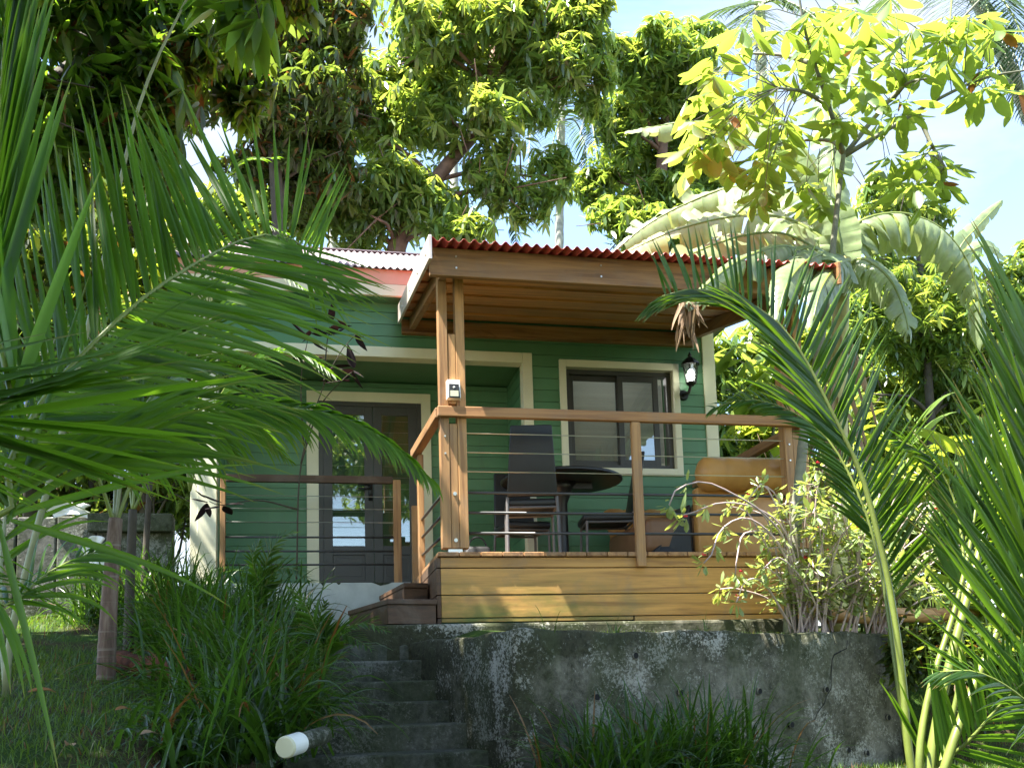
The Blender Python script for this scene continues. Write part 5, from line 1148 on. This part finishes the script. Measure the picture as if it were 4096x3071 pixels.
# ------------------------------------------------------------------ lily turf, seedlings, lawn, litter
G1, G2 = 'lily turf clumps beside the steps', 'lily turf clumps below the retaining wall'
for x, y, n, L, lb in ((-.46, 3.25, 110, .27, 'low lily turf clump left of the capped pipe, nearest the bottom edge'), (-1.32, 7.85, 260, .62, 'lily turf clump against the left corner post of the cottage'), (-.30, 3.62, 302, .50, 'lily turf clump in front, right behind the capped pipe'), (-.26, 4.0, 345, .56, 'large lily turf clump leaning over the lowest visible steps'), (-.44, 4.3, 302, .55, 'lily turf clump beside the rotting trunk'), (-.40, 4.75, 331, .58, 'tall lily turf clump left of the middle steps'),
                       (-.62, 5.3, 302, .55, 'lily turf clump between the young palm and the steps'), (-.42, 5.5, 302, .55, 'lily turf clump beside the uppermost concrete steps'), (-.74, 6.0, 302, .58, 'lily turf clump below the left end of the porch'), (-.40, 6.3, 273, .52, 'lily turf clump under the porch plinth, next to the palm seedling'), (-1.0, 6.8, 302, .62, 'lily turf clump at the left corner of the cottage'), (-1.5, 7.2, 259, .55, 'lily turf clump at the foot of the boundary wall')):
    grass_clump(x, y, n, L, lb, group=G1, z=max(float(ground_h(min(x, -.42), y)), -.3))
for x, y, n, L, lb in ((1.25, 4.32, 340, .54, 'lily turf clump at the left below the retaining wall'), (1.62, 4.5, 420, .60, 'middle lily turf clump of those below the retaining wall'), (2.02, 4.66, 440, .60, 'rightmost lily turf clump below the retaining wall')):
    grass_clump(x, y, n, L, lb, group=G2, up=(36, 85))
grass_clump(-.52, 2.75, 40, .20, 'small grass tuft at the bottom edge left of the capped pipe', group=G1, z=-.30)
def seedling(base, fr, label):
    r_ = empty('palm_seedling', tuple(base), label, 'palm seedling', 'palm seedlings among the lily turf')
    for p in fr: frond(r_, np.concatenate([[np.array(base)], path(p)]), n=20, L=.17, W=.021, up=(0, -.7, .7), ang=(55, 28), lift=5, droop=.4, t0=.3, mat='l_areca', r=.006, seg=5)
seedling(np.append(at(690, 1440, 5.2)[:2], -.05), [[(695, 1400, 5.2), (675, 1340, 5.15), (650, 1290, 5.1), (625, 1270, 5.05)], [(700, 1400, 5.2), (740, 1360, 5.1), (790, 1345, 5.0), (832, 1362, 4.9)], [(700, 1410, 5.2), (720, 1370, 5.1), (760, 1375, 5.0), (800, 1400, 4.9)], [(692, 1400, 5.2), (690, 1340, 5.2), (700, 1300, 5.2)]], 'palm seedling arching over the upper concrete steps')
seedling(np.append(at(560, 1320, 6.3)[:2], .38), [[(565, 1270, 6.3), (580, 1200, 6.25), (610, 1160, 6.2), (640, 1150, 6.15)], [(570, 1270, 6.3), (600, 1230, 6.2), (640, 1230, 6.1), (675, 1260, 6.0)], [(560, 1270, 6.3), (545, 1210, 6.2), (560, 1170, 6.2)]], 'palm seedling in front of the porch railing')
def lawn(name, n, gen, L, label):
    x, y = gen(n); z = ground_h(x, y)
    az = rng.uniform(0, 6.28, n); el = np.radians(rng.uniform(20, 85, n)); d = np.column_stack([np.cos(az)*np.cos(el), np.sin(az)*np.cos(el), np.sin(el)])
    wd = np.column_stack([-np.sin(az), np.cos(az), np.zeros(n)])
    return tag(foliage(name, strips(np.column_stack([x, y, z-.003]), d, wd, L*rng.uniform(.4, 1.3, n), .0045, rng.uniform(.2, 1.2, n), 3, BLADE), M['l_lawn']), label, 'grass', kind='stuff')
def patchy(x, y):
    return (np.sin(3.1*x+1.3*y)+np.sin(1.7*x-2.9*y+1)+np.sin(5.3*x+4.1*y)*.6)/2.6
def g_left(n):
    m = n*3; x = rng.uniform(-2.6, -.15, m); y = rng.uniform(2.4, 7.8, m); k = patchy(x, y)+rng.normal(0, .45, m) > -.05
    return x[k][:n], y[k][:n]
def lawn2(name, n, gen, L, label):
    x, y = gen(n); return lawn(name, len(x), lambda _: (x, y), L, label)
lawn2('grass', 26000, g_left, .055, 'thin patchy lawn grass on the shaded left bank')
def g_right(n):
    m = n*2; x = rng.uniform(.9, 6.5, m); y = rng.uniform(3.2, 7.2, m); wy = wall_y(x); k = ((y < wy-.03) | (x > 4.0))
    return x[k][:n], y[k][:n]
lawn2('grass', 34000, g_right, .06, 'sunlit lawn grass right of the retaining wall')
def g_up(n):
    x = rng.uniform(.6, 4.4, n); y = wall_y(x)+.16+rng.uniform(0, .9, n)*np.where(x > 3.2, 1, .25); k = (y < 6.9) & ((x > 3.4) | (y < 6.2)); return x[k], y[k]
lawn2('grass', 7000, g_up, .05, 'grass strip on top of the retaining wall')
for i, (u, v, Y) in enumerate(((1165, 1352, 5.05), (1300, 1350, 5.3), (1480, 1350, 5.6))):
    q = at(u, v, Y); grass_clump(q[0], float(wall_y(q[0]))+.06, 9, .16, ('grass sprout on the left corner of the retaining wall', 'grass sprout on the wall top below the deck corner post', 'grass sprout on the wall top below the baluster')[i], 'weed', .009, 'weeds on the wall', z=TOP, spread=.015, mat='l_lawn', name='weed')
def litter(u, v, mat, L, label, rz):
    q = ray(u, v); t = 2.0
    for _ in range(600):
        p = q*t/q[1]
        if p[2] <= float(ground_h(p[0], p[1]))+.02: break
        t += .01
    n = 1; p0 = np.array([p])+[0, 0, .02]; d = np.array([[math.cos(rz), math.sin(rz), .15]])
    o = foliage('fallen_leaf', strips(p0, d, np.array([[-math.sin(rz), math.cos(rz), .3]]), L, L*.36, .6, 6, LANCE, .25), M[mat]); return tag(o, label, 'fallen leaf', 'dry leaves on the lawn')
for a in ((365, 1490, 'l_dry', .091, 'pale curled dry leaf near the foot of the reddish palm trunk', .2), (250, 1545, 'l_dry_or', .084, 'orange dry leaf left of the young palm trunk', 1.1), (155, 1625, 'l_dry', .084, 'light brown dry leaf near the lower left corner', 2.0), (640, 1560, 'l_dry', .097, 'dry leaf on the lawn under the rotting trunk', .6), (495, 1640, 'l_dry', .078, 'small dry leaf at the bottom edge of the left lawn', 2.6),
          (60, 1505, 'l_dry_or', .104, 'orange brown leaf at the sunny spot on the left lawn', .4), (420, 1580, 'l_dry_or', .084, 'russet dry leaf in the middle of the left lawn', 1.6), (300, 1600, 'l_dry', .078, 'tan dry leaf low on the left lawn', .9)): litter(*a)

# ------------------------------------------------------------------ overhanging branches from a tree beside the camera
ov = empty('shade_tree', (-3.4, 2.6, float(ground_h(-3.4, 2.6))), 'shade tree whose lowest bright leaves hang into the top edge at the left', 'tree')
mb = MB(); tk = spline([(-3.4, 2.6, -.8), (-3.3, 2.7, 1.5), (-2.9, 3.0, 3.6), (-2.2, 3.4, 4.8)], 20); mb.tube(tk, list(np.linspace(.2, .13, 20)), 12)
OV = [(-2.8, 2.4, 5.0, 1.0, .5), (-3.4, 3.0, 5.3, 1.0, .6), (-2.4, 3.2, 5.5, 1.0, .5), (-3.5, 4.3, 5.0, 1.0, .6), (-2.7, 4.7, 5.6, 1.0, .5), (-3.3, 5.6, 5.4, 1.0, .6), (-1.6, 3.6, 5.0, 1.0, .45), (-.7, 3.9, 5.0, .9, .45), (-1.3, 4.6, 5.2, 1.0, .5), (-2.2, 4.4, 5.0, 1.0, .5), (-.9, 2.9, 4.8, .9, .4), (-.2, 3.3, 5.1, .8, .4), (-2.0, 2.6, 4.9, 1.0, .5), (.15, 4.2, 5.5, .7, .35), (-2.9, 5.3, 5.2, .9, .5), (-1.5, 1.8, 4.6, 1.0, .5), (-1.9, 5.6, 5.6, 1.0, .5), (-2.9, 3.6, 5.4, 1.0, .6)]
C, A = [], []
for x, y, z, r_, rz_ in OV:
    e = Vector((x, y, z)); s_ = Vector(tk[-1]); m1 = s_.lerp(e, .5)+Vector((0, 0, .25)); mb.tube([s_, m1, e], [.07, .05, .02], 7)
    n = int(230*r_*r_); q = rand_dirs(n); C.append(np.array([x, y, z])+q*rng.uniform(.2, 1, (n, 1))**.5*np.array([r_, r_, rz_])); A.append(q+np.array([0, 0, .4]))
for u, v, Y in ((500, 25, 4.3), (530, 70, 4.3), (570, 45, 4.25), (545, 15, 4.3), (480, 60, 4.35), (560, 85, 4.2), (440, 20, 4.4), (515, 95, 4.3), (590, 15, 4.3)):
    C.append(np.array([at(u, v-45, Y)])); A.append(np.array([[.3, -.2, .2]])); mb.tube([at(u, v-45, Y), at(u-20, v-130, Y), at(u-60, -320, Y)], [.004, .006, .012], 6)
mb.build('trunk', M['bark_dark'], ov, smooth=True)
C = np.concatenate(C); A = np.concatenate(A)
foliage('crown', rosettes(C, A, 8, .20, .055, (-1.0, -.1), .7, 4, LANCE, .12), M['l_over'], ov)

# unseen trees added behind the camera to block low skylight and darken the foreground
for (bx, by, lb, cls) in ((-2.4, -2.6, 'unseen tree added behind the left of the camera to block skylight', [(-2.6, -1.6, 4.6), (-1.0, -1.2, 4.9), (-3.6, -.4, 4.2), (-1.9, -.1, 4.6), (-.2, -.3, 4.6), (-3.2, -2.9, 4.0), (-1.6, -3.2, 4.4), (-.4, -2.4, 5.4), (-4.4, -1.8, 3.4), (-2.4, -1.4, 6), (.5, -1.3, 5.6), (-.9, .7, 4.4), (-2.7, .9, 4.3)]),
                          (3.6, -4.2, 'unseen tree added behind the right of the camera to block skylight', [(3.0, -3.6, 4.4), (4.6, -3.2, 4.2), (2.0, -2.9, 4.9), (3.8, -4.6, 5.2), (1.4, -4.2, 4.6), (5.6, -4.4, 3.8), (2.8, -2.4, 5.6), (4.9, -5.0, 4.8), (6.4, -3.4, 3.4), (.6, -3.0, 5.0), (3.6, -1.9, 4.6), (5.4, -2.2, 4.6), (1.7, -1.3, 4.8)])):
    gz = float(ground_h(bx, by)); rt = empty('shade_tree', (bx, by, gz), lb, 'tree'); mb = MB(); tk = spline([(bx, by, gz-.1), (bx+.1, by+.1, 1), (bx+.1, by+.3, 2.8), (bx, by+.4, 3.8)], 14); mb.tube(tk, list(np.linspace(.2, .12, 14)), 10); C, A = [], []
    for c in cls:
        mb.tube([tk[-2], Vector(tk[-2]).lerp(Vector(c), .5)+Vector((0, 0, .2)), c], [.07, .045, .015], 6); n = 150; q = rand_dirs(n); C.append(np.array(c)+q*rng.uniform(.1, 1, (n, 1))**.5*np.array([1.1, 1.1, .7])); A.append(q+np.array([0, 0, .4]))
    mb.build('trunk', M['bark'], rt, smooth=True); foliage('crown', rosettes(np.concatenate(C), np.concatenate(A), 8, .24, .075, (-.9, 0), .6, 3, LANCE), M['l_mango'], rt)
# ------------------------------------------------------------------ sky and sun
sd = Vector((1.0, .30, -2.35)).normalized()
sun = bpy.data.lights.new('sun', 'SUN'); so_ = bpy.data.objects.new('sun', sun); COL.objects.link(so_)
sun.energy = SUN; sun.angle = R(.53); sun.color = (1, .95, .86); so_.rotation_euler = sd.to_track_quat('-Z', 'Y').to_euler(); so_.location = (-4, 0, 12)
W_ = bpy.data.worlds.new('World'); S.world = W_; W_.use_nodes = True; nt = W_.node_tree; nt.nodes.clear()
sk = N(nt, 'ShaderNodeTexSky', sky_type='NISHITA'); sk.sun_disc = False; sk.sun_elevation = math.asin(-sd.z); sk.sun_rotation = math.atan2(-sd.x, -sd.y); sk.air_density = 1.0; sk.dust_density = .5
tc = N(nt, 'ShaderNodeTexCoord'); mp = N(nt, 'ShaderNodeMapping'); mp.inputs['Scale'].default_value = (1.6, 1.6, 3.4); mp.inputs['Location'].default_value = (.35, .1, .2); nt.links.new(tc.outputs['Generated'], mp.inputs[0])
cn = noise(nt, mp.outputs[0], 2.1, 8, .56, .3)
cf = ramp(nt, cn, [(.50, 0), (.68, .9)])
skc = mixc(nt, cf, sk.outputs[0], CLOUD)
bg_ = N(nt, 'ShaderNodeBackground'); bg_.inputs[1].default_value = SKY; nt.links.new(skc, bg_.inputs[0])
wo = N(nt, 'ShaderNodeOutputWorld'); nt.links.new(bg_.outputs[0], wo.inputs[0])
S.view_settings.view_transform = 'Standard'; S.view_settings.look = 'None'; S.view_settings.gamma = 1; S.view_settings.use_curve_mapping = False; S.view_settings.exposure = EXPO
S.cycles.max_bounces = 8; S.cycles.diffuse_bounces = 4; S.cycles.glossy_bounces = 3; S.cycles.transmission_bounces = 6; S.cycles.transparent_max_bounces = 8
S.cycles.sample_clamp_indirect = 8; S.cycles.use_denoising = True
try: S.cycles.denoiser = 'OPENIMAGEDENOISE'
except Exception: pass
